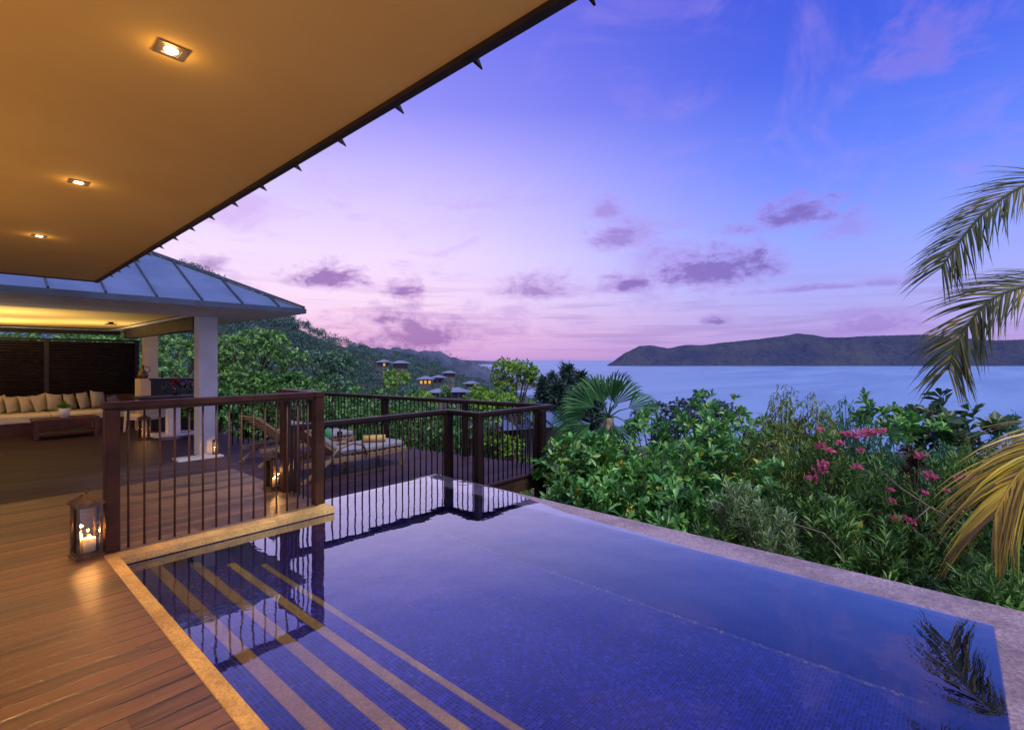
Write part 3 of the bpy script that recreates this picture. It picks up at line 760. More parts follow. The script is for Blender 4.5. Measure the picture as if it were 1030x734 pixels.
# ------------------------------------------------------------------ leaf machinery
class Leaves:
    def __init__(self): self.V = []; self.F = []; self.n = 0
    def add(self, pos, dirs, nrm, ln, wd, fat=0.5, fold=0.18):
        """pos, dirs, nrm: (n,3); ln, wd arrays. one folded blade per row"""
        pos = np.asarray(pos, float); dirs = np.asarray(dirs, float); nrm = np.asarray(nrm, float)
        n = len(pos)
        ln = np.broadcast_to(ln, (n,))[:, None]; wd = np.broadcast_to(wd, (n,))[:, None]
        dirs = dirs / (np.linalg.norm(dirs, axis=1, keepdims=True) + 1e-9)
        side = np.cross(dirs, nrm); side /= (np.linalg.norm(side, axis=1, keepdims=True) + 1e-9)
        up = np.cross(side, dirs)
        a = pos; tip = pos + dirs * ln - up * ln * 0.12
        mid = pos + dirs * ln * fat
        l = mid + side * wd * 0.5 + up * wd * fold; r = mid - side * wd * 0.5 + up * wd * fold
        V = np.stack([a, r, tip, l], 1).reshape(-1, 3)
        base = self.n + np.arange(n)[:, None] * 4
        F = np.concatenate([base + np.array([[0, 1, 2]]), base + np.array([[0, 2, 3]])], 1).reshape(-1, 3)
        self.V.append(V); self.F.append(F); self.n += 4 * n
    def mesh(self, name):
        V = np.concatenate(self.V); F = np.concatenate(self.F)
        me = bpy.data.meshes.new(name)
        me.vertices.add(len(V)); me.vertices.foreach_set('co', V.astype(np.float32).ravel())
        me.loops.add(F.size); me.loops.foreach_set('vertex_index', F.astype(np.int32).ravel())
        me.polygons.add(len(F)); me.polygons.foreach_set('loop_start', np.arange(0, F.size, 3, dtype=np.int32))
        me.polygons.foreach_set('loop_total', np.full(len(F), 3, dtype=np.int32))
        me.update(calc_edges=True)
        return me

def unit(v): return v / (np.linalg.norm(v, axis=-1, keepdims=True) + 1e-9)
def rdir(n, r): return unit(r.normal(size=(n, 3)))

def sample_lobes(lobes, n, r, inner=0.55, flat=1.0, up_only=True):
    """points spread through a union of lobes; returns (pos, outward)"""
    vol = np.array([l[3] ** 2 for l in lobes]); vol /= vol.sum()
    k = r.choice(len(lobes), n, p=vol)
    c = np.array([l[:3] for l in lobes])[k]; R = np.array([l[3] for l in lobes])[k]
    d = rdir(n, r)
    if up_only: d[:, 2] = np.where(d[:, 2] < -0.35, -d[:, 2], d[:, 2])
    rr = inner + (1 - inner) * r.random(n) ** 0.55
    dd = d.copy(); dd[:, 2] *= flat
    return c + dd * (R * rr)[:, None], d

def rosettes(tips, axis, per, ln, wd, r, spread=(0.5, 1.35), fat=0.65, lv=None, along=0.6):
    lv = lv or Leaves(); n = len(tips)
    tp = np.repeat(tips, per, 0); ax = unit(np.repeat(axis, per, 0))
    ref = rdir(n * per, r)
    s = unit(np.cross(ax, ref)); ang = r.uniform(spread[0], spread[1], n * per)[:, None]
    d = ax * np.cos(ang) + s * np.sin(ang)
    off = ax * (-r.random((n * per, 1)) * ln * along)
    nr = unit(ax * 0.9 + d * -0.2 + r.normal(size=d.shape) * 0.15)
    L = ln * r.uniform(0.65, 1.1, n * per); W = wd * r.uniform(0.75, 1.15, n * per)
    lv.add(tp + off, d, nr, L, W, fat)
    return lv

def stems_mb(base_pts, tips, r, rad0=0.02, rad1=0.006, n=4, sag=0.15):
    b = MB()
    for bp, tp in zip(base_pts, tips):
        bp, tp = Vector(bp), Vector(tp)
        mid = (bp + tp) / 2 + Vector(r.normal(size=3) * (tp - bp).length * sag * 0.4); mid.z += (tp - bp).length * 0.06
        b.tube([bp, mid, tp], [rad0, (rad0 + rad1) / 2, rad1], n, False)
    return b

# ---- shrub protos (unit: metres, about 1.5-2 m high, base at z=0)
def lobes_for(w, h, n, r, z0=0.35):
    out = []
    for i in range(n):
        a = r.uniform(0, 2 * PI); q = math.sqrt(r.random()) * w * 0.5
        R = r.uniform(0.22, 0.38) * w * 0.8
        zz = z0 * h + r.random() * (h * (1 - z0) - R * 0.8) * (1.0 - 0.5 * (q / (w * 0.5)) ** 2)
        out.append((q * math.cos(a), q * math.sin(a), max(zz, R * 0.6), R))
    return out

def plant(name, label, cat, w, h, nl, ntips, per, ln, wd, lmat, seed, spread=(0.5, 1.35), fat=0.65, upb=0.6, droop=0.0, inner=0.5, stem_r=0.02, nst=22, bark='bark', part='foliage', stem='stem', lobes=None, group=None, along=0.6):
    r = np.random.default_rng(seed)
    root = thing(name, label, cat, group=group)
    lb = lobes or lobes_for(w, h, nl, r)
    tips, out = sample_lobes(lb, ntips, r, inner)
    tips[:, 2] *= (h * 0.97) / tips[:, 2].max()
    tips[:, 2] = np.maximum(tips[:, 2], 0.08)
    ax = unit(out + np.array([0, 0, upb]) + r.normal(size=out.shape) * 0.25)
    if droop: ax = unit(ax + np.array([0, 0, -droop]))
    lv = rosettes(tips, ax, per, ln, wd, r, spread, fat, None, along)
    fo = link(part, lv.mesh(part), M[lmat], root)
    idx = r.choice(len(tips), min(nst, len(tips)), replace=False)
    bases = np.concatenate([r.normal(size=(len(idx), 2)) * w * 0.06, np.full((len(idx), 1), -0.3)], 1)
    stems_mb(bases, tips[idx] * np.array([0.92, 0.92, 0.94]), r, stem_r, stem_r * 0.35).obj(stem, M[bark], root)
    return root, tips, out

def put(root, loc, rz=0.0, s=1.0, label=None, sz=None):
    root.location = loc; root.rotation_euler = (0, 0, rz); root.scale = (s, s, (sz or s))
    if label: root['label'] = label
    return root

# potted plant on the coffee table
pp = thing('potted_plant', 'small green plant in white pot on the coffee table', 'potted plant', (ctp.x - 0.02, ctp.y + 0.02, DL + 0.468))
MB().lathe([(0.0, 0.0), (0.085, 0.0), (0.115, 0.22), (0.10, 0.22), (0.09, 0.19), (0.0, 0.19)], n=18).obj('pot', M['terracotta_white'], pp)
r_ = np.random.default_rng(3)
tp_ = np.array([[0, 0, 0.2]]) + r_.normal(size=(40, 3)) * np.array([0.035, 0.035, 0.06]); tp_[:, 2] = np.abs(tp_[:, 2] - 0.2) + 0.22
link('foliage', rosettes(tp_, unit(r_.normal(size=(40, 3)) * 0.5 + [0, 0, 1]), 6, 0.09, 0.025, r_, (0.1, 0.7)).mesh('foliage'), M['leaf_lime'], pp)

# dining corner
dtp = G(174, 437, DL)
dt = thing('pedestal_table', 'white pedestal bar table with glassware near the column', 'table', (dtp.x, dtp.y, DL), 0.0)
MB().box((0, 0.0, 0.02), (0.95, 0.75, 0.04)).obj('base', M['white_paint'], dt, 0.006)
MB().box((0, 0.0, 0.48), (0.26, 0.26, 0.876)).obj('column', M['white_paint'], dt, 0.006)
MB().box((-0.1, 0, 0.945), (1.35, 0.85, 0.05)).obj('tabletop', M['slat'], dt, 0.008)
mt = MB().box((dtp.x + 0.05, dtp.y - 0.75, DL + 0.009), (1.0, 0.55, 0.014)); tag(mt.obj('floor_mat', M['black']), 'black mat on the deck in front of the pedestal table', 'mat')
gl_l = ['tall wine glass nearest the column on the bar table', 'large round wine glass beside the red flowers', 'short tumbler left of the large wine glass', 'small stemmed glass at the left end of the glassware']
for i, (ox, oy, s) in enumerate(((0.42, -0.1, 1.15), (0.22, 0.05, 1.3), (0.0, -0.15, 0.8), (-0.2, 0.0, 0.9))):
    gt = MB().lathe([(0.0, 0), (0.04, 0.002), (0.008, 0.012), (0.006, 0.09), (0.03, 0.115), (0.048, 0.16), (0.042, 0.22), (0.039, 0.218), (0.044, 0.16), (0.026, 0.12), (0.0, 0.112)], n=18)
    o = gt.obj('wine_glass', M['glass']); o.location = (dtp.x + ox, dtp.y + oy, DL + 0.972); o.scale = (s * 1.5, s * 1.5, s * 1.3)
    tag(o, gl_l[i], 'glass', 'glasses on the bar table')
fv = thing('flower_vase', 'small vase of red flowers among the glasses', 'vase', (dtp.x + 0.1, dtp.y + 0.2, DL + 0.972))
MB().lathe([(0.0, 0), (0.045, 0), (0.06, 0.08), (0.03, 0.16), (0.035, 0.2)], n=14).obj('vase', M['black'], fv)
tp_ = np.array([[0, 0, 0.32]]) + r_.normal(size=(14, 3)) * 0.05
link('flower', rosettes(tp_, rdir(14, r_), 8, 0.07, 0.05, r_).mesh('flower'), M['red_petal'], fv)
# bar cabinet
bc = G(177, 436, DL); bcx, bcy = 4.0, 15.9
bk = thing('bar_cabinet', 'black bar cabinet with white end panel between the columns', 'cabinet', (bcx, bcy, DL))
MB().box((0.05, 0, 0.66), (1.1, 0.55, 1.32)).obj('carcass', M['black'], bk, 0.006)
MB().box((0.05, 0, 1.34), (1.2, 0.62, 0.04)).obj('top', M['slat'], bk, 0.006)
MB().box((-0.62, 0, 0.68), (0.22, 0.6, 1.36)).obj('end_panel', M['cream'], bk, 0.006)
for k in (-0.22, 0.32):
    MB().box((k, -0.283, 0.66), (0.52, 0.016, 1.2)).obj('door', M['black'], bk, 0.004)
orn = thing('carafe', 'small dark carafe standing on the cream cabinet end', 'carafe', (bcx - 0.62, bcy, DL + 1.362))
MB().lathe([(0.0, 0), (0.10, 0.0), (0.13, 0.08), (0.10, 0.17), (0.035, 0.24), (0.03, 0.32), (0.045, 0.35)], n=16).obj('body', M['brass'], orn)
MB().tube([(0.09, 0, 0.15), (0.16, 0, 0.2), (0.14, 0, 0.29), (0.04, 0, 0.32)], 0.012, 6).obj('handle', M['brass'], orn)
# white framed armchair seen past the first post
acp = G(131, 436, DL)
ac = thing('armchair', 'white framed outdoor armchair with pale cushion behind the corner post', 'chair', (acp.x + 0.45, acp.y + 0.35, DL), rad(205))
MB().box((0, 0, 0.40), (0.72, 0.70, 0.12)).obj('seat', M['fabric'], ac, 0.03, 3)
MB().box((0, 0.33, 0.62), (0.70, 0.12, 0.38), m=Matrix.Rotation(rad(-12), 3, 'X')).obj('backrest', M['fabric'], ac, 0.03, 3)
for sx in (-1, 1):
    for sy in (-1, 1):
        MB().bar((sx * 0.37, sy * 0.33, 0.0), (sx * 0.35, sy * 0.30, 0.62 if sy < 0 else 0.72), 0.045, 0.045).obj('leg', M['white_paint'], ac, 0.004)
    MB().bar((sx * 0.355, -0.36, 0.645), (sx * 0.355, 0.33, 0.66), 0.06, 0.035).obj('armrest', M['white_paint'], ac, 0.004)
MB().box((0, -0.02, 0.325), (0.70, 0.62, 0.03)).obj('seat_frame', M['white_paint'], ac)

# ================================================================== lanterns
def make_lantern(label, loc, s=1.0, rz=0.0, ncand=1):
    t_ = thing('lantern', label, 'lantern', loc, rz, 'candle lanterns')
    w, h = 0.155 * s, 0.37 * s
    MB().box((0, 0, 0.0125 * s), (w * 1.12, w * 1.12, 0.025 * s)).obj('base', M['brass'], t_, 0.003)
    fr = MB()
    for sx in (-1, 1):
        for sy in (-1, 1):
            fr.box((sx * (w / 2 - 0.008 * s), sy * (w / 2 - 0.008 * s), 0.026 * s + h / 2), (0.016 * s, 0.016 * s, h))
    for zz in (0.036 * s, 0.02 * s + h):
        for sx in (-1, 1):
            fr.box((sx * (w / 2 - 0.009 * s), 0, zz), (0.012 * s, w - 0.034 * s, 0.018 * s)); fr.box((0, sx * (w / 2 - 0.009 * s), zz), (w - 0.034 * s, 0.012 * s, 0.018 * s))
    fr.obj('frame', M['brass'], t_)
    for k in range(4):
        m = Matrix.Rotation(k * PI / 2, 3, 'Z')
        MB().box(m @ Vector((w / 2 - 0.008 * s, 0, 0.026 * s + h / 2)), (0.003 * s, w - 0.036 * s, h - 0.04 * s), m=m).obj('pane', M['glass'], t_)
    z1 = 0.03 * s + h
    a = w * 0.60; c_ = w * 0.14
    rf = MB()
    rf.box((0, 0, z1 + 0.008 * s), (w * 1.16, w * 1.16, 0.016 * s))
    vs = [(-a, -a, z1 + .017 * s), (a, -a, z1 + .017 * s), (a, a, z1 + .017 * s), (-a, a, z1 + .017 * s), (-c_, -c_, z1 + .075 * s), (c_, -c_, z1 + .075 * s), (c_, c_, z1 + .075 * s), (-c_, c_, z1 + .075 * s)]
    rf.add(vs, [(3, 2, 1, 0), (0, 1, 5, 4), (1, 2, 6, 5), (2, 3, 7, 6), (3, 0, 4, 7), (4, 5, 6, 7)])
    rf.obj('roof', M['brass'], t_)
    MB().tube([(0, 0, z1 + .075 * s), (0, 0, z1 + .10 * s)], 0.008 * s, 8).obj('finial', M['brass'], t_)
    pts = [(0.016 * s * math.cos(q), 0, z1 + .108 * s + 0.015 * s * math.sin(q)) for q in np.linspace(0, 2 * PI, 13)]
    MB().tube(pts, 0.003 * s, 5, False).obj('ring', M['brass'], t_)
    spots = [(0.0, -0.01)] if ncand == 1 else [(0.012, -0.022), (-0.035, 0.03), (0.038, 0.034)]
    for i, (cx, cy) in enumerate(spots):
        hh = (0.115 if i == 0 else 0.085 + 0.06 * (i == 1)) * s; rr = (0.038 if i == 0 else 0.02) * s
        c = MB().lathe([(0.0, 0.0), (rr, 0.0), (rr, hh), (rr * 0.8, hh), (rr * 0.6, hh - 0.008 * s), (0, hh - 0.01 * s)], (cx * s, cy * s, 0.0255 * s), 18).obj('candle', M['wax'], t_)
        MB().lathe([(0.0, 0.0), (0.006 * s, 0.010 * s), (0.006 * s, 0.013 * s), (0.003 * s, 0.022 * s), (0.0, 0.030 * s)], (cx * s, cy * s, 0.0255 * s + hh), 10).obj('flame', M['flame'], c)
        l = lamp('candle_light', 'POINT', (cx * s, cy * s, 0.0255 * s + hh + 0.055 * s), (3.2 if i == 0 else 0.9) * s * s, (1.0, 0.47, 0.12), 0.012)
        l.parent = t_
    return t_
lp = G(87, 559, 0.0)
make_lantern('large bronze lantern with lit candles on the deck at the foot of the corner post', (lp.x, lp.y, 0), 1.0, rad(8), 3)
lp = G(272, 492, 0.0)
make_lantern('lantern glowing behind the railing balusters beside the far end post', (lp.x + 0.02, lp.y - 0.02, 0), 0.93, rad(12), 3)
lp = G(145, 442, DL)
make_lantern('tall lantern with low flame on the dark pavilion deck near the armchair', (lp.x, lp.y, DL), 1.2, rad(5), 1)
lp = G(208, 457, DL)
make_lantern('smallest lantern at the foot of the white column', (3.42, 10.66, DL + 0.031), 0.62, rad(-10), 1)

# ================================================================== sun loungers
def lounger(label, loc, rz, pad=True):
    t_ = thing('sun_lounger', label, 'sun lounger', loc, rz, 'loungers on the lower deck')
    L, W = 1.98, 0.68      # foot at +x, head at -x
    for s in (-1, 1):
        MB().bar((-0.95, s * W / 2, 0.27), (0.98, s * W / 2, 0.27), 0.045, 0.07).obj('side_rail', M['teak'], t_, 0.004)
        MB().bar((0.86, s * (W / 2 + 0.001), 0.0), (0.93, s * (W / 2 + 0.001), 0.30), 0.05, 0.045).obj('leg', M['teak'], t_, 0.004)
        MB().bar((-0.98, s * (W / 2 + 0.001), 0.0), (-0.48, s * (W / 2 + 0.05), 0.34), 0.05, 0.045).obj('leg', M['teak'], t_, 0.004)
        pts = [(-0.55, s * (W / 2 + 0.05), 0.30), (-0.40, s * (W / 2 + 0.05), 0.47), (-0.15, s * (W / 2 + 0.05), 0.52), (0.05, s * (W / 2 + 0.05), 0.47), (0.12, s * (W / 2 + 0.05), 0.30)]
        MB().tube(pts, 0.02, 8).obj('armrest', M['teak'], t_)
    b = MB()
    for k in range(12): b.box((-0.25 + k * 0.105, 0, 0.31), (0.07, W - 0.05, 0.02))
    b.obj('slat_bed', M['teak'], t_)
    br = Matrix.Rotation(rad(38), 3, 'Y')
    b = MB()
    o = Vector((-0.30, 0, 0.32))
    for s in (-1, 1): b.bar(o + Vector((0, s * 0.3, 0)), o + br @ Vector((-0.86, 0, 0)) + Vector((0, s * 0.3, 0)), 0.045, 0.04)
    for k in range(9): b.box(o + br @ Vector((-0.07 - k * 0.095, 0, 0.0)), (0.07, 0.555, 0.018), m=br)
    b.obj('backrest', M['teak'], t_)
    MB().box((0.34, 0, 0.375), (1.24, W - 0.06, 0.09)).obj('mattress', M['white_fabric'], t_, 0.03, 3)
    if pad: MB().box(o + br @ Vector((-0.42, 0, 0.068)), (0.84, W - 0.08, 0.085), m=br).obj('back_pad', M['white_fabric'], t_, 0.03, 3)
    return t_
fb = G(406, 467, DL)          # foot of the right lounger
lb_ = lounger('sun lounger whose white foot end holds the rolled yellow towel', (fb.x - 0.93, fb.y + 0.30, DL), 0.05)
la1 = G(247, 468, DL)
la_ = lounger('sun lounger with slatted back turned to the white column', (la1.x + 1.02, la1.y + 0.05, DL), 0.08, False)
tw = MB().tube([(-0.02, -0.19, 0), (0.0, 0.19, 0)], 0.062, 14).obj('rolled_towel', M['yellow_towel'])
tag(tw, 'rolled yellow and white towel lying on the lounger mattress', 'towel'); tw.location = (fb.x - 0.42, fb.y + 0.28, DL + 0.482); tw.rotation_euler = (0, 0, rad(60))
stp = G(331, 444, DL + 0.465)
st_ = thing('side_table', 'small teak side table with drinks between the two loungers', 'table', (stp.x, stp.y, DL))
MB().box((0, 0, 0.45), (0.45, 0.45, 0.03)).obj('tabletop', M['teak'], st_, 0.004)
for sx in (-1, 1):
    for sy in (-1, 1): MB().box((sx * 0.19, sy * 0.19, 0.217), (0.04, 0.04, 0.434)).obj('leg', M['teak'], st_)
bo = thing('bottle', 'green glass bottle on the side table by the loungers', 'bottle', (stp.x - 0.02, stp.y, DL + 0.466))
MB().lathe([(0, 0), (0.045, 0), (0.045, 0.17), (0.018, 0.24), (0.016, 0.30), (0, 0.30)], n=14).obj('body', M['green_glass'], bo)
MB().lathe([(0.017, 0.3005), (0.018, 0.325), (0, 0.326)], n=12).obj('cap', M['white_paint'], bo)
dr = thing('drink_glass', 'glass of red drink beside the green bottle', 'glass', (stp.x + 0.15, stp.y - 0.08, DL + 0.466))
MB().lathe([(0, 0), (0.038, 0), (0.045, 0.16), (0.042, 0.16), (0.036, 0.006)], n=14).obj('tumbler', M['glass'], dr)
MB().lathe([(0, 0.008), (0.034, 0.008), (0.040, 0.12), (0, 0.12)], n=14).obj('drink', M['red_drink'], dr)

# ================================================================== terrain, sea, hills
SEA = -42.0
def interp(x, tab):
    if x <= tab[0][0]: return tab[0][1:]
    for a, c in zip(tab, tab[1:]):
        if x <= c[0]:
            f = (x - a[0]) / (c[0] - a[0]); f = f * f * (3 - 2 * f) * 0.3 + f * 0.7
            return tuple(p + (q - p) * f for p, q in zip(a[1:], c[1:]))
    return tab[-1][1:]
# bearing (pixel column) -> ridge row, ridge depth
RIDGE = [(-900, 250, 120), (-300, 190, 125), (0, 214, 135), (152, 258, 160), (205, 275, 185), (264, 301, 220), (305, 325, 260), (340, 342, 300), (385, 353, 340), (420, 359, 360), (440, 364, 380), (470, 378, 410), (500, 388, 440), (535, 402, 420), (580, 440, 250), (700, 452, 235), (1500, 452, 230)]
TREE_H = 3.0
def land(xp, d):
    ry, rd = interp(xp, RIDGE)
    zr = H - (ry - 362) * rd / FL - TREE_H * (1 if xp < 520 else 0.3) * 0.8
    zr = max(zr, SEA - 2)
    d0 = 7.0; z0 = -2.2
    if d <= rd:
        u = max(0.0, (d - d0) / (rd - d0))
        dip = 9.0 * math.sin(PI * min(1, u ** 0.75)) if xp < 520 else 3.0 * math.sin(PI * u)
        if xp < 200: dip *= 0.2 + 0.8 * max(0, (xp + 200) / 400.0)
        z = z0 + (zr - z0) * u ** (1.25 if xp < 520 else 0.85) - dip
        return z + 0.8 * math.sin(d * 0.13 + xp * 0.02) * min(1, d / 60)
    return max(SEA - 4, zr - (d - rd) * 0.35)
def terrain():
    cols = [x for x in range(-1400, 1800, 25)]
    rows = [2.0, 4, 6, 8, 11, 15, 20, 27, 36, 48, 62, 80, 100, 120, 140, 160, 180, 200, 220, 240, 260, 290, 320, 350, 380, 410, 440, 480, 540, 620]
    vs, fs = [], []
    for d in rows:
        for x in cols:
            p = P(x, 362, d); vs.append((p.x, p.y, land(x, d)))
    n = len(cols)
    for j in range(len(rows) - 1):
        for i in range(n - 1):
            fs.append((j * n + i, j * n + i + 1, (j + 1) * n + i + 1, (j + 1) * n + i))
    return MB().add(vs, fs, True)
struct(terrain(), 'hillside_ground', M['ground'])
b = MB(); n = 64
vs = [(0, 0, SEA)]; fs = []
for rr in (400, 2000, 8000, 50000):
    for k in range(n): vs.append((rr * math.cos(2 * PI * k / n), rr * math.sin(2 * PI * k / n), SEA))
for k in range(n): fs.append((0, 1 + k, 1 + (k + 1) % n))
for q in range(3):
    for k in range(n):
        fs.append((1 + q * n + k, 1 + (q + 1) * n + k, 1 + (q + 1) * n + (k + 1) % n, 1 + q * n + (k + 1) % n))
b.add(vs, fs); struct(b, 'sea', M['sea'])

def ridge_land(tab, depth, front, name, mat, rough=1.0, seed=1, nrow=9, step=2):
    """solid ridge: waterline in front, crest at depth, falling away behind"""
    r = np.random.default_rng(seed); x0, x1 = tab[0][0], tab[-1][0]
    xs = np.arange(x0, x1 + 0.1, step); vs, fs = [], []
    ph = r.uniform(0, 6, 8)
    for j in range(nrow):
        u = j / (nrow - 1)
        for x in xs:
            ry = interp(x, tab)[0]
            zc = H - (ry - 362) * depth / FL
            if u < 0.72:
                q = u / 0.72; d = front + (depth - front) * q
                gully = 1 - 0.10 * rough * math.sin(x * 0.16 + ph[0]) * math.sin(q * PI) - 0.08 * rough * math.sin(x * 0.41 + ph[1] + q * 3) * math.sin(q * PI)
                z = SEA - 1 + (zc - SEA + 1) * (q ** 0.8) * gully
            else:
                q = (u - 0.72) / 0.28; d = depth + (depth - front) * 0.8 * q; z = zc + (SEA - 6 - zc) * q ** 1.3
            z += (r.random() - 0.5) * rough * depth * 0.0016 * (1 if 0 < u < 1 else 0)
            p = P(515 + (x - 515), 362, d); vs.append((p.x, p.y, z))
    n = len(xs)
    for j in range(nrow - 1):
        for i in range(n - 1): fs.append((j * n + i, j * n + i + 1, (j + 1) * n + i + 1, (j + 1) * n + i))
    return tag(MB().add(vs, fs, True).obj(name, mat), kind='structure')
ISL = [(608, 369), (614, 365), (630, 354), (644, 347.5), (655, 347), (672, 350), (690, 346.5), (705, 347), (730, 344), (760, 341), (785, 338), (802, 335), (815, 336), (832, 339), (850, 339), (870, 337.5), (895, 337), (930, 336), (960, 339), (1000, 342), (1060, 340), (1200, 352), (1400, 369)]
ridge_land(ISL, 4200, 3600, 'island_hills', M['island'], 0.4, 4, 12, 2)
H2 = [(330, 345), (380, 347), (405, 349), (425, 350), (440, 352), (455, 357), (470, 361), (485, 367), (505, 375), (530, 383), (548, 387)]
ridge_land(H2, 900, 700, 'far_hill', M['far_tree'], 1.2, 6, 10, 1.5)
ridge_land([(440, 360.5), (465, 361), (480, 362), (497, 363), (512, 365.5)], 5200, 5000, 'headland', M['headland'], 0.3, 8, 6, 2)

# ------------------------------------------------------------------ hillside forest (one mass)
def forest(name, spots, mat, seed, hmin=2.6, hmax=5.6, cards=100, kind='stuff'):
    r = np.random.default_rng(seed); lv = Leaves()
    for (x, y, z, sc_) in spots:
        hgt = r.uniform(hmin, hmax) * sc_; w = hgt * r.uniform(0.38, 0.6)
        lb = [(r.normal() * w * 0.35, r.normal() * w * 0.35, hgt * r.uniform(0.45, 0.78), w * r.uniform(0.45, 0.75)) for _ in range(4)]
        p, o = sample_lobes(lb, cards, r, 0.6)
        p = p + np.array([x, y, z]); dd = rdir(cards, r)
        s_ = w * 0.125
        lv.add(p, unit(dd + o * 0.4), o, s_ * r.uniform(1.0, 2.2, cards), s_ * r.uniform(0.8, 1.6, cards), 0.5)
    o = link(name, lv.mesh(name), mat)
    return tag(o, kind=kind)
r_ = np.random.default_rng(21)
sp_ = []
while len(sp_) < 2600:
    x = r_.uniform(60, 545); ry, rd = interp(x, RIDGE)
    d = 62 + (rd + 6 - 62) * r_.random() ** 0.7
    if rd < 90: continue
    if x > 400 and d < 90: continue
    z = land(x, d); p = P(x, 362, d); sp_.append((p.x, p.y, z - 0.6, 1.0 if d > 130 else 0.75))
for hx, hy, hd in ((386, 369, 125), (403, 371, 120), (428, 387, 110), (441, 385, 118), (452, 379, 150), (474, 390, 115), (458, 400, 80), (441, 401, 75)):
    for k in range(11):
        dd = hd - r_.uniform(4, 8); p = P(hx + r_.uniform(-28, 28) * 100 / hd, 362, dd)
        sc1 = r_.uniform(0.4, 0.7)
        sp_.append((p.x, p.y, P(hx, hy + r_.uniform(-3.0, 1.5), dd).z - 5.2 * sc1, sc1))
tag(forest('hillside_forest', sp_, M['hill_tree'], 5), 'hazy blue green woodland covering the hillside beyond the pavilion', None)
sp_ = []
for x in np.arange(335, 545, 1.3):
    for k in range(3):
        ry = interp(x, H2)[0]; d = 900 - r_.random() * 110
        p = P(x + r_.normal() * 0.5, 362, d); q = (d - 700) / 200.0
        zc = H - (ry - 362) * 900 / FL
        sp_.append((p.x, p.y, SEA + (zc - SEA) * min(1, q) ** 0.8 - 4, 1.0))
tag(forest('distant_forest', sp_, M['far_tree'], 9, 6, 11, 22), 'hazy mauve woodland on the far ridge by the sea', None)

# ------------------------------------------------------------------ houses on the hillside
M['house_wall'] = simple('house_wall', (0.14, 0.12, 0.15), (0.10, 0.09, 0.11), 0.8, 1.0)
M['house_roof'] = simple('house_roof', (0.15, 0.18, 0.30), (0.11, 0.13, 0.24), 0.6, 0.6)
M['lit_window'] = emissive('lit_window', (1.0, 0.50, 0.13), 0.8)
M['dark_window'] = simple('dark_window', (0.05, 0.05, 0.08), (0.03, 0.03, 0.05), 0.2, 1)
def house(label, x, y, d, w, dp, hw, lit=(), nwin=3, rz=0.2, roof='house_roof'):
    w, dp, hw = w * 0.36, dp * 0.34, hw * 0.46
    p = P(x, y, d)
    t_ = thing('hillside_house', label, 'house', (p.x, p.y, p.z), -A + rz, 'houses among the trees of the hillside')
    MB().box((0, 0, hw / 2 - 1.5), (w, dp, hw + 3)).obj('wall', M['house_wall'], t_)
    e = 0.7; b = MB(); rg = max(0.2, (w - dp) / 2)
    b.add([(-w / 2 - e, -dp / 2 - e, hw), (w / 2 + e, -dp / 2 - e, hw), (w / 2 + e, dp / 2 + e, hw), (-w / 2 - e, dp / 2 + e, hw), (-rg, 0, hw + dp * 0.33), (rg, 0, hw + dp * 0.33)], [(0, 1, 5, 4), (1, 2, 5), (2, 3, 4, 5), (3, 0, 4), (3, 2, 1, 0)])
    b.obj('roof', M[roof], t_)
    for k in range(nwin):
        xx = -w / 2 + w * (k + 0.5) / nwin
        f = MB().box((xx, -dp / 2 - 0.03, hw * 0.5), (w / nwin * 0.7, 0.07, hw * 0.66)).obj('window', M['slat'], t_)
        MB().box((xx, -dp / 2 - 0.075, hw * 0.5), (w / nwin * 0.58, 0.03, hw * 0.56)).obj('pane', M['lit_window'] if k in lit else M['dark_window'], f)
    return t_
house('pale roofed house with one lit window highest on the slope', 386, 369, 125, 7, 6, 2.6, (1,), 3, 0.35)
house('wide blue roofed house with dark windows beside the highest house', 403, 371, 120, 9, 6, 3.0, (), 4, 0.1)
house('house with three glowing orange windows in the middle of the slope', 428, 387, 110, 7.5, 6, 2.8, (0, 1, 2), 3, 0.15)
house('small mauve roofed house right beside the glowing house', 441, 385, 118, 6, 5, 2.8, (), 2, -0.1)
house('distant blue roofed house above the lime trees', 452, 379, 150, 9, 6, 2.6, (), 3, 0.2)
house('low house with a single small lit window by the sea end of the slope', 474, 390, 115, 7, 5, 2.2, (2,), 3, 0.2)
house('low wide roof partly hidden behind the railing', 458, 400, 80, 9, 6, 2.2, (), 3, 0.1)
house('flat looking blue roof left of the lime coloured tree', 441, 401, 75, 5, 5, 2.2, (), 2, 0.3)
house('tiny house with lit porch behind the dark shiny tree', 309, 385, 90, 4, 3.5, 2.0, (1,), 2, 0.2)
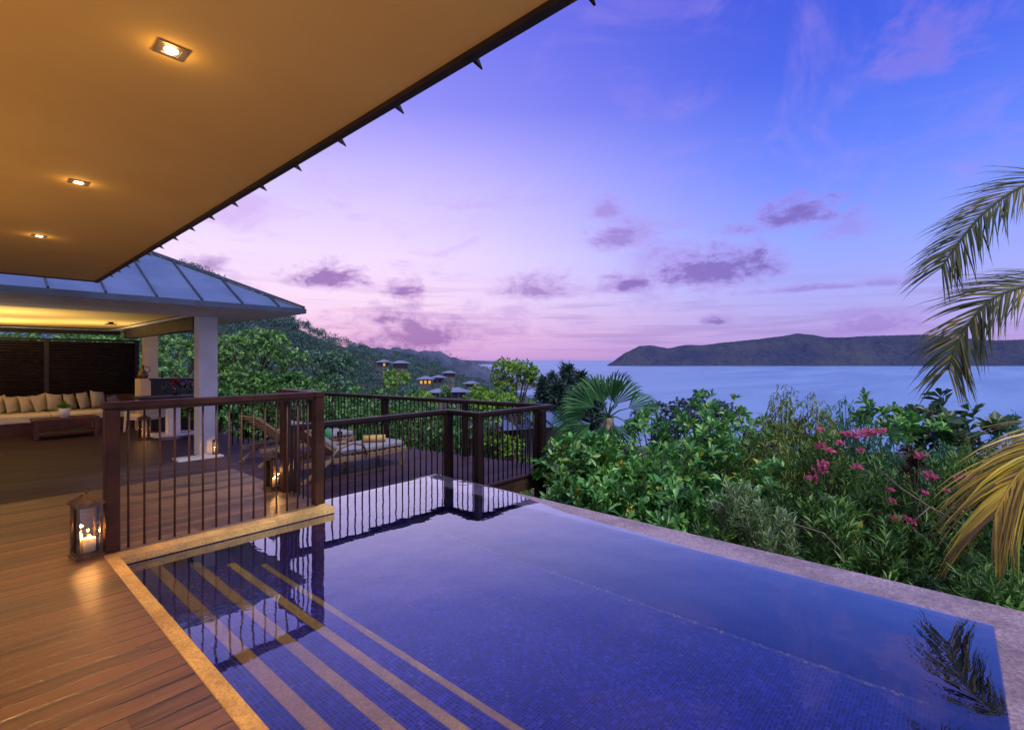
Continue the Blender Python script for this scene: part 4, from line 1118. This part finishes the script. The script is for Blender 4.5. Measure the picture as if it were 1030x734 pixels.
# neighbouring villa roofs
def metal_roof_house(label, x, y, d, w, dp, hw, rz, pitch=0.4):
    p = P(x, y, d)
    t_ = thing('neighbour_villa', label, 'villa', (p.x, p.y, p.z - hw), -A + rz)
    MB().box((0, 0, hw / 2 - 2), (w - 1.2, dp - 1.2, hw + 4)).obj('wall', M['house_wall'], t_)
    hp = dp / 2 * pitch; rg = (w - dp) / 2
    b = MB(); b.add([(-w / 2, -dp / 2, hw), (w / 2, -dp / 2, hw), (w / 2, dp / 2, hw), (-w / 2, dp / 2, hw), (-rg, 0, hw + hp), (rg, 0, hw + hp)], [(0, 1, 5, 4), (1, 2, 5), (2, 3, 4, 5), (3, 0, 4), (3, 2, 1, 0)])
    rf = b.obj('roof', M['metal_roof'], t_)
    k = -w / 2 + 0.45
    while k < w / 2:
        run = min(k + w / 2, w / 2 - k, dp / 2)
        MB().bar((k, -dp / 2, hw + 0.03), (k, -dp / 2 + run, hw + 0.03 + run * pitch), 0.035, 0.05).obj('seam', M['seam'], rf); k += 0.6
    k = -dp / 2 + 0.45
    while k < dp / 2:
        run = min(k + dp / 2, dp / 2 - k)
        MB().bar((w / 2, k, hw + 0.03), (w / 2 - run, k, hw + 0.03 + run * pitch), 0.035, 0.05).obj('seam', M['seam'], rf); k += 0.6
    return t_
metal_roof_house('blue metal villa roof below the deck, right of the railing end', 520, 424, 17, 3.8, 3.4, 2.4, 0.5, 0.34)
metal_roof_house('blue metal villa roof seen left under the pavilion eave', 0, 342, 30, 9, 7, 2.6, 0.3, 0.22)

# ------------------------------------------------------------------ trees
def ground_at(x, d):
    p = P(x, 362, d); return Vector((p.x, p.y, land(x, d)))

def tree(label, x, top, d, w, lmat, seed, leaf=0.16, n=900, per=7, nl=9, tall=None, group='trees below the decks', name='leafy_tree', cat='tree', wd=0.45, bark='bark', spread=(0.5, 1.5), upb=0.4, inner=0.45, low=0.42, rs=1.0):
    r = np.random.default_rng(seed)
    base = ground_at(x, d); ztop = P(x, top, d).z; hgt = ztop - base.z
    t_ = thing(name, label, cat, base, 0, group)
    lb = []
    for i in range(nl):
        a = r.uniform(0, 2 * PI); q = math.sqrt(r.random()) * w * 0.36; R = w * r.uniform(0.16, 0.27) * rs
        fz = low + (0.98 - low) * r.random()
        rr = q * (1.25 - 0.9 * max(0, fz - 0.55))
        lb.append((rr * math.cos(a), rr * math.sin(a), min(hgt * fz, hgt - R), R))
    lb.append((r.normal() * w * 0.06, r.normal() * w * 0.06, hgt - w * 0.18, w * 0.18))
    tips, out = sample_lobes(lb, n, r, inner)
    ax = unit(out + [0, 0, upb] + r.normal(size=out.shape) * 0.4)
    lv = rosettes(tips, ax, per, leaf, leaf * wd, r, spread, 0.55)
    link('crown', lv.mesh('crown'), M[lmat], t_)
    b = MB(); tr = w * 0.035 + 0.03
    b.tube([(0, 0, -0.5), (w * 0.02, 0, hgt * 0.3), (-w * 0.02, w * 0.02, hgt * 0.62)], [tr, tr * 0.8, tr * 0.5], 8)
    for l in lb:
        b.tube([(0, 0, hgt * r.uniform(0.28, 0.55)), (l[0] * 0.5, l[1] * 0.5, l[2] * 0.85), (l[0], l[1], l[2] + l[3] * 0.4)], [tr * 0.5, tr * 0.3, tr * 0.1], 5, False)
    b.obj('trunk', M[bark], t_)
    return t_

tree('big rounded leafy tree just right of the white column', 248, 330, 17, 4.6, 'leaf_tree', 31, 0.135, 2600, 8, 30, low=0.2, rs=0.62, inner=0.6)
tree('leafy tree framed between the two pavilion columns', 172, 334, 21, 5.5, 'leaf_tree', 32, 0.16, 2000, 8, 24, low=0.25, rs=0.66, inner=0.6)
tree('tall leafy tree rising above the louvred screen', 105, 328, 26, 8.5, 'leaf_tree', 33, 0.26, 1700, 8, 14, low=0.3)
tree('leafy tree at the left edge above the screen', 30, 336, 28, 7, 'leaf_tree', 34, 0.26, 900, 8, 12, low=0.3)
tree('low dark tree filling the gap beside the far railing', 285, 372, 15.5, 4.0, 'leaf_mid', 35, 0.13, 2000, 8, 12, low=0.2)
tree('low dark tree directly behind the white column', 215, 385, 14.5, 3.2, 'leaf_mid', 36, 0.18, 1000, 8, 10, low=0.2)
tree('dark glossy tree with speckled shine behind the railing corner', 331, 351, 19, 3.2, 'leaf_shine', 37, 0.14, 1100, 7, 12, low=0.3)
tree('tree in shade between glossy tree and lime bush', 362, 384, 22, 3.6, 'leaf_mid', 38, 0.18, 800, 7, 10, low=0.3)
tree('lime green bushy tree left of the hillside houses', 396, 370, 17, 2.8, 'leaf_lime', 39, 0.12, 1300, 7, 12, low=0.3, wd=0.5)
tree('small green tree under the glowing house', 447, 388, 22, 1.6, 'leaf_tree', 40, 0.14, 300, 7, 6, low=0.3)
tree('tall thin lime green tree above the far railing corner', 518, 359, 15.5, 1.8, 'leaf_lime', 41, 0.10, 900, 7, 16, low=0.25, wd=0.55, inner=0.35)
tree('low yellow green tree left of the tall thin lime tree', 484, 388, 17, 2.2, 'leaf_lime', 42, 0.13, 420, 7, 9, low=0.3, wd=0.5)
tree('green bush under the tall lime tree by the railing end', 500, 394, 14.5, 1.9, 'leaf_lime', 45, 0.11, 700, 7, 9, low=0.3, wd=0.5)
for i, (x, top, d, w, lb) in enumerate([(420, 404, 15, 4, 'dark tree showing through the middle of the far railing'), (365, 402, 14.5, 4, 'dark tree showing through the left part of the far railing'), (475, 408, 13.5, 3.5, 'dark tree showing through the right part of the far railing')]):
    tree(lb, x, top, d, w, 'leaf_mid', 50 + i, 0.17, 900, 7, 11, low=0.2)

# conifers and dark coastal trees
def conifer(label, x, top, d, w, seed):
    r = np.random.default_rng(seed); base = ground_at(x, d); hgt = P(x, top, d).z - base.z
    t_ = thing('casuarina_tree', label, 'tree', base, 0, 'dark casuarinas by the shore')
    n = 420; zf = r.random(n) ** 0.8 * 0.85 + 0.15
    rr = w * 0.5 * (1.08 - zf) ** 0.7 * (0.3 + 0.7 * r.random(n)); a = r.uniform(0, 2 * PI, n)
    p = np.stack([rr * np.cos(a), rr * np.sin(a), zf * hgt], 1)
    o = np.stack([np.cos(a), np.sin(a), r.normal(size=n) * 0.5 + 0.5], 1)
    lv = rosettes(p, unit(o), 5, w * 0.17, w * 0.035, r, (0.2, 1.2), 0.4)
    link('crown', lv.mesh('crown'), M['conifer'], t_)
    MB().tube([(0, 0, -1), (0, 0, hgt * 0.97)], [w * 0.05, 0.02], 6).obj('trunk', M['bark'], t_)
for i, (x, top, d, w, lb) in enumerate([(546, 380, 46, 3.6, 'slim dark casuarina left of its taller neighbours'), (556, 376, 50, 4.0, 'narrow dark casuarina just left of the tallest one'), (571, 368, 52, 5.6, 'tallest dark casuarina against the sea'), (585, 375, 50, 4.6, 'dark casuarina touching the fan palm'), (562, 385, 44, 5.2, 'low dark casuarina in front of the tallest one'), (599, 384, 48, 4.6, 'dark casuarina half hidden behind the fan palm')]):
    conifer(lb, x, top, d, w, 70 + i)
for i, (x, top, d, w, lb) in enumerate([(680, 399, 44, 5.5, 'dark rounded tree on the shore just right of the fan palm'), (702, 397, 48, 5, 'dark rounded tree topping the shrubs against the sea'), (655, 404, 42, 4.5, 'low dark tree close to the fan palm leaves'), (722, 402, 46, 4.5, 'small dark tree at the right end of the shore clump')]):
    tree(lb, x, top, d, w, 'conifer', 80 + i, 0.3, 500, 6, 9, low=0.3, group='dark shore trees')

# fan palm
def fan_palm():
    x, y, d = 612, 420, 11.0
    c = P(x, y, d); base = ground_at(x, d)
    t_ = thing('fan_palm', 'large fan palm with spreading pleated leaves beside the deck end', 'palm tree', base)
    L = Vector(base)
    b = MB(); b.tube([Vector((0, 0, -0.5)), Vector((0.05, 0, (c - L).z * 0.5)), c - L], [0.14, 0.12, 0.11], 10)
    b.obj('trunk', M['pale_bark'], t_)
    r = np.random.default_rng(5)
    F3 = Vector((FX, FY, 0)); R3 = Vector((RX, RY, 0)); U = Vector((0, 0, 1))
    def leaf(dirv, plen, flen, face, droop, seed):
        rr = np.random.default_rng(seed)
        tip = c - L + dirv * plen
        MB().tube([c - L, (c - L) + dirv * plen * 0.5 + U * 0.05, tip], [0.02, 0.016, 0.012], 5).obj('petiole', M['leaf_fan'], t_)
        n = 17; side = dirv.cross(face).normalized()
        bl = MB()
        for k in range(n):
            a = (k / (n - 1) - 0.5) * rad(92)
            dv = (dirv * math.cos(a) + side * math.sin(a)).normalized()
            ln = flen * (0.70 + 0.30 * math.cos(a * 0.9)) * rr.uniform(0.93, 1.04)
            s2 = dv.cross(face).normalized(); w = ln * 0.036
            fo = face * (0.03 if k % 2 else -0.03)
            p0 = tip; p1 = tip + dv * ln * 0.55 + fo - U * droop * 0.08; p2 = tip + dv * ln * 0.85 - U * droop * 0.25 * ln; p3 = tip + dv * ln - U * droop * 0.5 * ln
            bl.add([p0, p1 + s2 * w, p1 - s2 * w, p2 + s2 * w * 0.6, p2 - s2 * w * 0.6, p3, p1 + face * 0.012], [(0, 6, 1), (0, 2, 6), (1, 6, 4, 3), (6, 2, 4), (3, 4, 5)])
        bl.obj('leaf', M['leaf_fan'], t_)
    specs = [(-0.8, 0.62, 0.1, .38, .85), (-0.32, 1.0, 0.4, .34, .9), (0.12, 1.0, -0.3, .38, .9), (0.5, 0.9, 0.3, .34, .85), (1.0, 0.45, 0.1, .5, .75), (-1.0, 0.12, 0.2, .5, .85), (-0.95, -0.30, -0.2, .45, .75), (0.9, -0.1, -0.6, .34, .65), (0.08, -0.9, -0.45, .12, .55), (-0.45, -0.75, -0.5, .2, .55), (0.5, -0.7, -0.4, .2, .55), (-0.1, 0.4, -0.9, .3, .55)]
    for i, (a, u, f, pl, fl) in enumerate(specs):
        dv = (R3 * a + U * u + F3 * f).normalized()
        face = (-F3 * r.uniform(0.3, 1.0) + U * r.uniform(0.3, 0.9) + R3 * r.normal() * 0.6)
        face = (face - dv * face.dot(dv)).normalized()
        leaf(dv, pl, fl, face, 0.35 + 0.4 * (u < 0.3), 100 + i)
fan_palm()

# ------------------------------------------------------------------ shrubs of the hedge
HG = 'shrubs beyond the infinity edge'
def shrub_at(x, top, d, zb=None):
    """base point and height for a shrub whose top shows at row `top`"""
    base = ground_at(x, d)
    if zb is not None: base.z = zb
    return base, P(x, top, d).z - base.z

def scaevola(label, x, top, d, w, seed, n=150):
    base, h = shrub_at(x, top, d)
    r, _, _ = plant('broadleaf_shrub', label, 'shrub', w, h, 16, int(n * 1.25), 11, 0.185, 0.066, 'leaf_broad', seed, (0.45, 1.35), 0.68, 0.7, inner=0.62, group=HG)
    return put(r, base)
scaevola('broad leaved pale green shrub touching the lower corner of the deck', 592, 440, 7.9, 1.3, 201, 120)
scaevola('broad leaved shrub with yellow leaves below the fan palm', 618, 432, 7.8, 1.5, 202, 150)
scaevola('low broad leaved shrub at the pool edge near the deck post', 594, 482, 6.9, 0.95, 203, 90)
scaevola('tall broad leaved shrub whose rosettes stand before the palm trunk', 645, 412, 8.2, 1.7, 204, 170)
scaevola('broad leaved shrub in shade along the middle of the pool edge', 655, 462, 7.0, 1.6, 205, 130)
scaevola('bright broad leaved shrub on the skyline right of the fan palm', 690, 400, 9.0, 2.0, 206, 170)
scaevola('broad leaved shrub below the bright skyline shrub', 708, 440, 7.6, 1.8, 207, 150)
scaevola('broad leaved shrub on the skyline left of the yellowish feathery tree', 742, 390, 9.6, 2.0, 208, 170)
scaevola('broad leaved shrub low between the feathery tree and grey shrub', 790, 470, 7.0, 1.4, 209, 90)
scaevola('broad leaved light green shrub behind the top pink blossoms', 884, 391, 9.6, 1.9, 210, 150)
scaevola('broad leaved shrub at the water side of the deck fascia', 622, 500, 6.3, 1.1, 211, 70)
scaevola('broad leaved shrub low in shade at the middle of the pool edge', 690, 500, 6.2, 1.2, 212, 80)

def oleander(label, x, top, d, w, seed, n=230, lmat='leaf_narrow', flowers=(), name='oleander', cat='shrub', ln=0.15, wd=0.026):
    base, h = shrub_at(x, top, d)
    r, tips, out = plant(name, label, cat, w, h, 16, int(n * 0.62), 22, ln * 1.1, wd, lmat, seed, (0.35, 1.0), 0.5, 2.2, inner=0.6, nst=36, group=HG, along=2.0)
    put(r, base)
    rr = np.random.default_rng(seed + 1)
    for (fx, fy, s) in flowers:
        fd = d - w * 0.42 if fy > top + 25 else d - w * 0.2
        c = np.array(P(fx, fy, fd)) - np.array(base)
        k = int(16 * s)
        pt = c + rr.normal(size=(k, 3)) * np.array([0.034, 0.034, 0.022]) * s
        lv = rosettes(pt, unit(rr.normal(size=(k, 3)) * 0.5 + np.array([-FX, -FY, 0.8])), 5, 0.034, 0.034, rr, (0.7, 1.35), 0.7)
        link('blossom', lv.mesh('blossom'), M['pink'], r)
        stems_mb([c - np.array([0, 0, 0.35])], [c], rr, 0.006, 0.004).obj('flower_stem', M['leaf_narrow'], r)
    return r
oleander('oleander covered in pink blossom clusters at the centre of the shrubs', 856, 428, 7.6, 1.9, 301, 300, flowers=[(862, 436, 1.3), (872, 435, 1.2), (880, 434, 1.0), (888, 433, .8), (852, 436, .8), (826, 432, .6), (824, 448, 1.0), (832, 452, 1.1), (844, 445, .7), (828, 466, 1.2), (826, 473, .9), (818, 481, 1.2), (865, 452, .6), (862, 470, .8), (895, 492, .7), (896, 504, .7)])
oleander('oleander with a few scattered pink blossoms left of the palm fronds', 930, 446, 7.4, 1.9, 302, 290, flowers=[(924, 457, .9), (934, 478, 1.1), (940, 481, .6), (952, 493, .6), (974, 480, 1.5), (899, 521, .8), (916, 524, 1.0), (913, 532, .9), (908, 521, .5), (917, 550, .7), (930, 495, .5)])
oleander('bushy oleander in the right corner behind the yellow frond', 1008, 448, 7.2, 1.9, 303, 260)
oleander('low oleander standing at the pool edge below the pink clusters', 846, 492, 5.7, 1.15, 304, 190)
oleander('low dark oleander at the pool edge left of the yellow frond', 912, 536, 5.1, 1.0, 305, 170)
oleander('low oleander at the pool edge under the yellow frond tips', 980, 556, 4.75, 1.0, 306, 170)
oleander('low oleander in the bottom right corner of the shrubs', 1040, 566, 4.7, 1.1, 307, 150)
oleander('low oleander behind the frond and pool corner', 968, 510, 5.9, 1.3, 311, 190)
oleander('grey green narrow leaved shrub leaning over the middle of the pool edge', 756, 480, 5.9, 1.2, 308, 260, 'leaf_grey', name='grey_shrub', ln=0.12, wd=0.022)
oleander('small grey green shrub beside the larger grey shrub', 792, 520, 5.5, 0.8, 309, 110, 'leaf_grey', name='grey_shrub', ln=0.11, wd=0.02)
oleander('narrow leaved shrub in shade left of the grey shrub', 720, 496, 6.2, 1.2, 310, 150)
oleander('upright narrow leaved shrub between grey shrub and oleander', 806, 488, 6.2, 1.1, 312, 170)

# yellowish weeping feathery tree
def weeper(label, x, top, d, w, seed, lmat, n=200, name='weeping_shrub', ln=0.13, wd=0.014, low=0.45):
    base, h = shrub_at(x, top, d); r = np.random.default_rng(seed)
    t_ = thing(name, label, 'shrub', base, 0, HG)
    lv = Leaves(); b = MB(); n = int(n * 1.9); wd = wd * 1.35
    for k in range(n):
        a = r.uniform(0, 2 * PI); q = math.sqrt(r.random()) * w * 0.5
        zt = h * (low + (1 - low) * r.random() ** 0.7 * (1 - 0.4 * (q / (w * 0.5))))
        p = np.array([q * math.cos(a), q * math.sin(a), zt]); ln_s = r.uniform(0.18, 0.42)
        m = 12; tt = np.linspace(0, 1, m)
        drift = np.array([math.cos(a), math.sin(a), 0]) * 0.12 + r.normal(size=3) * 0.03
        pos = p + tt[:, None] * drift + np.stack([np.zeros(m), np.zeros(m), -tt ** 1.6 * ln_s], 1)
        dd = unit(r.normal(size=(m, 3)) * 0.45 + np.array([0, 0, -0.75]))
        lv.add(pos, dd, rdir(m, r), ln * r.uniform(0.6, 1.1, m), wd, 0.5)
        if k % 4 == 0:
            b.tube([(r.normal() * 0.03, r.normal() * 0.03, -0.3), (p[0] * 0.4, p[1] * 0.4, zt * 0.7), tuple(p)], [0.014, 0.009, 0.004], 4, False)
    link('foliage', lv.mesh('foliage'), M[lmat], t_); b.obj('stem', M['bark'], t_)
    return t_
weeper('tall yellowish feathery shrub with drooping tips rising into the sea', 788, 352, 8.8, 0.62, 401, 'leaf_willow', 120, low=0.3)
weeper('yellowish feathery shrub right of the tallest one', 818, 368, 8.6, 0.75, 402, 'leaf_willow', 120, low=0.3)
weeper('lower yellowish drooping shrub left of the pink blossoms', 774, 402, 8.0, 1.2, 403, 'leaf_willow', 190, low=0.3)
weeper('wispy green drooping shrub below the dark large leaved tree', 950, 430, 8.4, 1.6, 404, 'leaf_wispy', 330, low=0.25, wd=0.016)
weeper('wispy green shrub at the right edge of the photo', 1022, 410, 8.8, 1.2, 405, 'leaf_wispy', 260, low=0.3, wd=0.016)
weeper('pale wispy shrub between the large leaved tree and frond', 985, 424, 8.0, 1.0, 406, 'leaf_willow', 140, low=0.3)
weeper('feathery green shrub on the skyline behind the broad leaved shrubs', 852, 384, 9.8, 1.5, 407, 'leaf_wispy', 260, low=0.3, wd=0.018)
weeper('soft grey green feathery shrub below the skyline leaves', 728, 420, 8.8, 1.1, 408, 'leaf_wispy', 220, low=0.3, wd=0.016)

weeper('wispy green shrub between the pink blossoms and the large leaved tree', 902, 424, 9.0, 1.1, 409, 'leaf_wispy', 240, low=0.15, wd=0.018)
scaevola('broad leaved shrub filling the space right under the fan palm', 634, 436, 9.2, 1.6, 213, 130)
scaevola('broad leaved shrub below the fan palm trunk and the blue villa roof', 592, 452, 9.6, 1.3, 214, 120)
# dark, large leaved tree on the skyline
base, h = shrub_at(956, 392, 10.0)
r, tp, _ = plant('large_leaved_tree', 'dark tree with tiers of large oval leaves against the sea', 'tree', 2.0, h, 10, 44, 12, 0.34, 0.14, 'leaf_dark', 501, (0.7, 1.4), 0.68, 0.9, inner=0.75, part='crown', stem='trunk', stem_r=0.03,
                 lobes=[(0, 0, h - 0.38, 0.36), (-0.55, 0.3, h - 0.72, 0.42), (0.5, -0.45, h - 0.68, 0.42), (0.1, 0.4, h - 0.8, 0.5), (-0.3, -0.5, h - 0.85, 0.5), (0.75, 0.1, h - 1.0, 0.4), (-0.8, -0.1, h - 1.05, 0.4), (0, 0, h - 1.2, 0.6)])
put(r, base)
# dead, brown shrub and a bare leaning branch
base, h = shrub_at(914, 446, 7.2)
r, tp, _ = plant('dead_shrub', 'withered brown shrub among the pink oleanders', 'shrub', 0.35, h, 6, 60, 9, 0.11, 0.022, 'dry_brown', 502, (0.3, 1.2), 0.5, 0.2, inner=0.4, group=HG)
put(r, base)
b = MB(); pts = [P(968, 527, 5.6), P(935, 510, 5.75), P(905, 490, 5.9), P(880, 468, 6.2)]
o0 = pts[0]
b.tube([p - o0 for p in pts], [0.014, 0.012, 0.009, 0.005], 6); b.tube([pts[1] - o0, P(920, 523, 5.6) - o0], [0.008, 0.003], 5)
bb = b.obj('bare_branch', M['pale_bark']); bb.location = o0; tag(bb, 'bare grey branch leaning across the oleanders', 'branch')
b = MB(); pts = [P(845, 553, 5.2), P(828, 536, 5.3), P(800, 527, 5.4), P(776, 534, 5.45)]; o0 = pts[0]
b.tube([p - o0 for p in pts], [0.010, 0.009, 0.007, 0.004], 6)
bb = b.obj('bare_branch', M['pale_bark']); bb.location = o0; tag(bb, 'thin arched bare branch above the pool edge', 'branch')

# low ground cover under the hedge
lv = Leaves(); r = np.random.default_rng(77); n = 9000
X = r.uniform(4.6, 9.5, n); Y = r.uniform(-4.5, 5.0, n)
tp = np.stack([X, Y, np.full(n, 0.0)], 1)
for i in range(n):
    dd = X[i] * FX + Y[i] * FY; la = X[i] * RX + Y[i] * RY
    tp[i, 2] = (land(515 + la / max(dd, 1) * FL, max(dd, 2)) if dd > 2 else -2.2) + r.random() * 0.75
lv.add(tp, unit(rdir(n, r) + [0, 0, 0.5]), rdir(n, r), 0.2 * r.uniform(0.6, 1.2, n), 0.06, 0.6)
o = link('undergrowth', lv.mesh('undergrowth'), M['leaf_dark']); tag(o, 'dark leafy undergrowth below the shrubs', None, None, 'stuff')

# ------------------------------------------------------------------ coconut palm at the right
def frond(root, L, pts, mat, ll, wd, seed, hang=0.7, dens=0.028, tipdir=0.6, roll=0.0, sw=0.75, name='frond'):
    r = random.Random(seed)
    pts = [Vector(p) for p in pts]
    # resample with Catmull-Rom
    dense = []
    for i in range(len(pts) - 1):
        p0 = pts[max(i - 1, 0)]; p1 = pts[i]; p2 = pts[i + 1]; p3 = pts[min(i + 2, len(pts) - 1)]
        for k in range(24):
            u = k / 24
            dense.append(0.5 * ((2 * p1) + (p2 - p0) * u + (2 * p0 - 5 * p1 + 4 * p2 - p3) * u * u + (-p0 + 3 * p1 - 3 * p2 + p3) * u ** 3))
    dense.append(pts[-1])
    nd = len(dense)
    fr = MB().tube([p - L for p in dense[::3] + [dense[-1]]], [0.022 * (1 - 0.85 * i / (nd / 3)) + 0.003 for i in range(len(dense[::3]) + 1)], 6).obj(name, mat, root)
    bl = MB(); acc = 0.0; U = Vector((0, 0, 1))
    tot = sum((dense[i + 1] - dense[i]).length for i in range(nd - 1)); run = 0.0
    for i in range(nd - 1):
        seg = dense[i + 1] - dense[i]; run += seg.length; acc += seg.length
        if run < tot * 0.12 or acc < dens: continue
        acc = 0.0
        t_ = seg.normalized(); s = t_.cross(U)
        if s.length < 0.05: s = Vector((RX, RY, 0))
        s.normalize(); s = s * math.cos(roll) + t_.cross(s) * math.sin(roll); f = run / tot; N_ = (t_.cross(s) + Vector((r.uniform(-.3, .3), r.uniform(-.3, .3), r.uniform(-.3, .3)))).normalized()
        for sd_ in (-1, 1):
            d0 = (s * sd_ * sw * r.uniform(0.8, 1.2) + t_ * tipdir * r.uniform(0.8, 1.25) + U * r.uniform(-0.12, 0.12)).normalized()
            ln = ll * (0.55 + 0.6 * math.sin(PI * min(1, f * 0.8 + 0.12))) * r.uniform(0.72, 1.12)
            p = dense[i] - L; d = d0; w = wd * r.uniform(0.8, 1.1); row = []
            for k in range(6):
                q = k / 5
                wv = w * (0.55 + 0.9 * q if q < 0.35 else (1 - q) * 1.35 + 0.02)
                sv = d.cross(N_)
                if sv.length < 0.05: sv = t_.copy()
                sv.normalize(); row.append((p + sv * wv * 0.5, p - sv * wv * 0.5))
                p = p + d * ln / 5; d = (d + Vector((0, 0, -hang * (0.28 + 0.5 * q) * r.uniform(0.8, 1.2)))).normalized()
            vs = [v for pr in row for v in pr]
            bl.add(vs, [(2 * k, 2 * k + 1, 2 * k + 3, 2 * k + 2) for k in range(5)], True)
    bl.obj('leaflets', mat, fr)
crown = P(1215, 345, 6.0); pb = ground_at(1260, 6.4)
cp_ = thing('coconut_palm', 'coconut palm whose arching fronds enter from the right edge', 'palm tree', pb)
L = Vector(pb)
MB().tube([Vector((0, 0, -0.5)), (crown - L) * 0.5 + Vector((0.05, 0.1, 0)), crown - L], [0.15, 0.12, 0.10], 12).obj('trunk', M['pale_bark'], cp_)
frond(cp_, L, [crown, P(1130, 210, 5.9), P(1070, 180, 5.8), P(1030, 187, 5.6), P(990, 214, 5.5), P(960, 250, 5.4), P(947, 270, 5.35)], M['leaf_palm'], 0.74, 0.021, 1, 0.24, 0.0155, 1.3, -0.7)
frond(cp_, L, [crown, P(1130, 300, 5.8), P(1075, 285, 5.6), P(1030, 289, 5.5), P(995, 303, 5.4), P(966, 339, 5.35), P(954, 372, 5.3)], M['leaf_palm'], 0.78, 0.023, 2, 0.28, 0.0155, 1.25, -0.7)
frond(cp_, L, [crown, P(1150, 420, 5.2), P(1095, 432, 4.9), P(1055, 450, 4.75), P(1022, 480, 4.7), P(1000, 520, 4.66)], M['leaf_palm_dry'], 1.15, 0.030, 3, 0.40, 0.010, 1.2, -0.3, 0.42)
frond(cp_, L, [crown, P(1290, 250, 5.8), P(1400, 230, 5.6), P(1500, 300, 5.4)], M['leaf_palm'], 0.6, 0.024, 4, 0.7, 0.05, 0.6)
frond(cp_, L, [crown, P(1200, 230, 7.0), P(1190, 220, 8.0), P(1180, 290, 9.0)], M['leaf_palm'], 0.6, 0.024, 5, 0.7, 0.05, 0.6)

for o in S.objects:
    if '_world' in o: del o['_world']
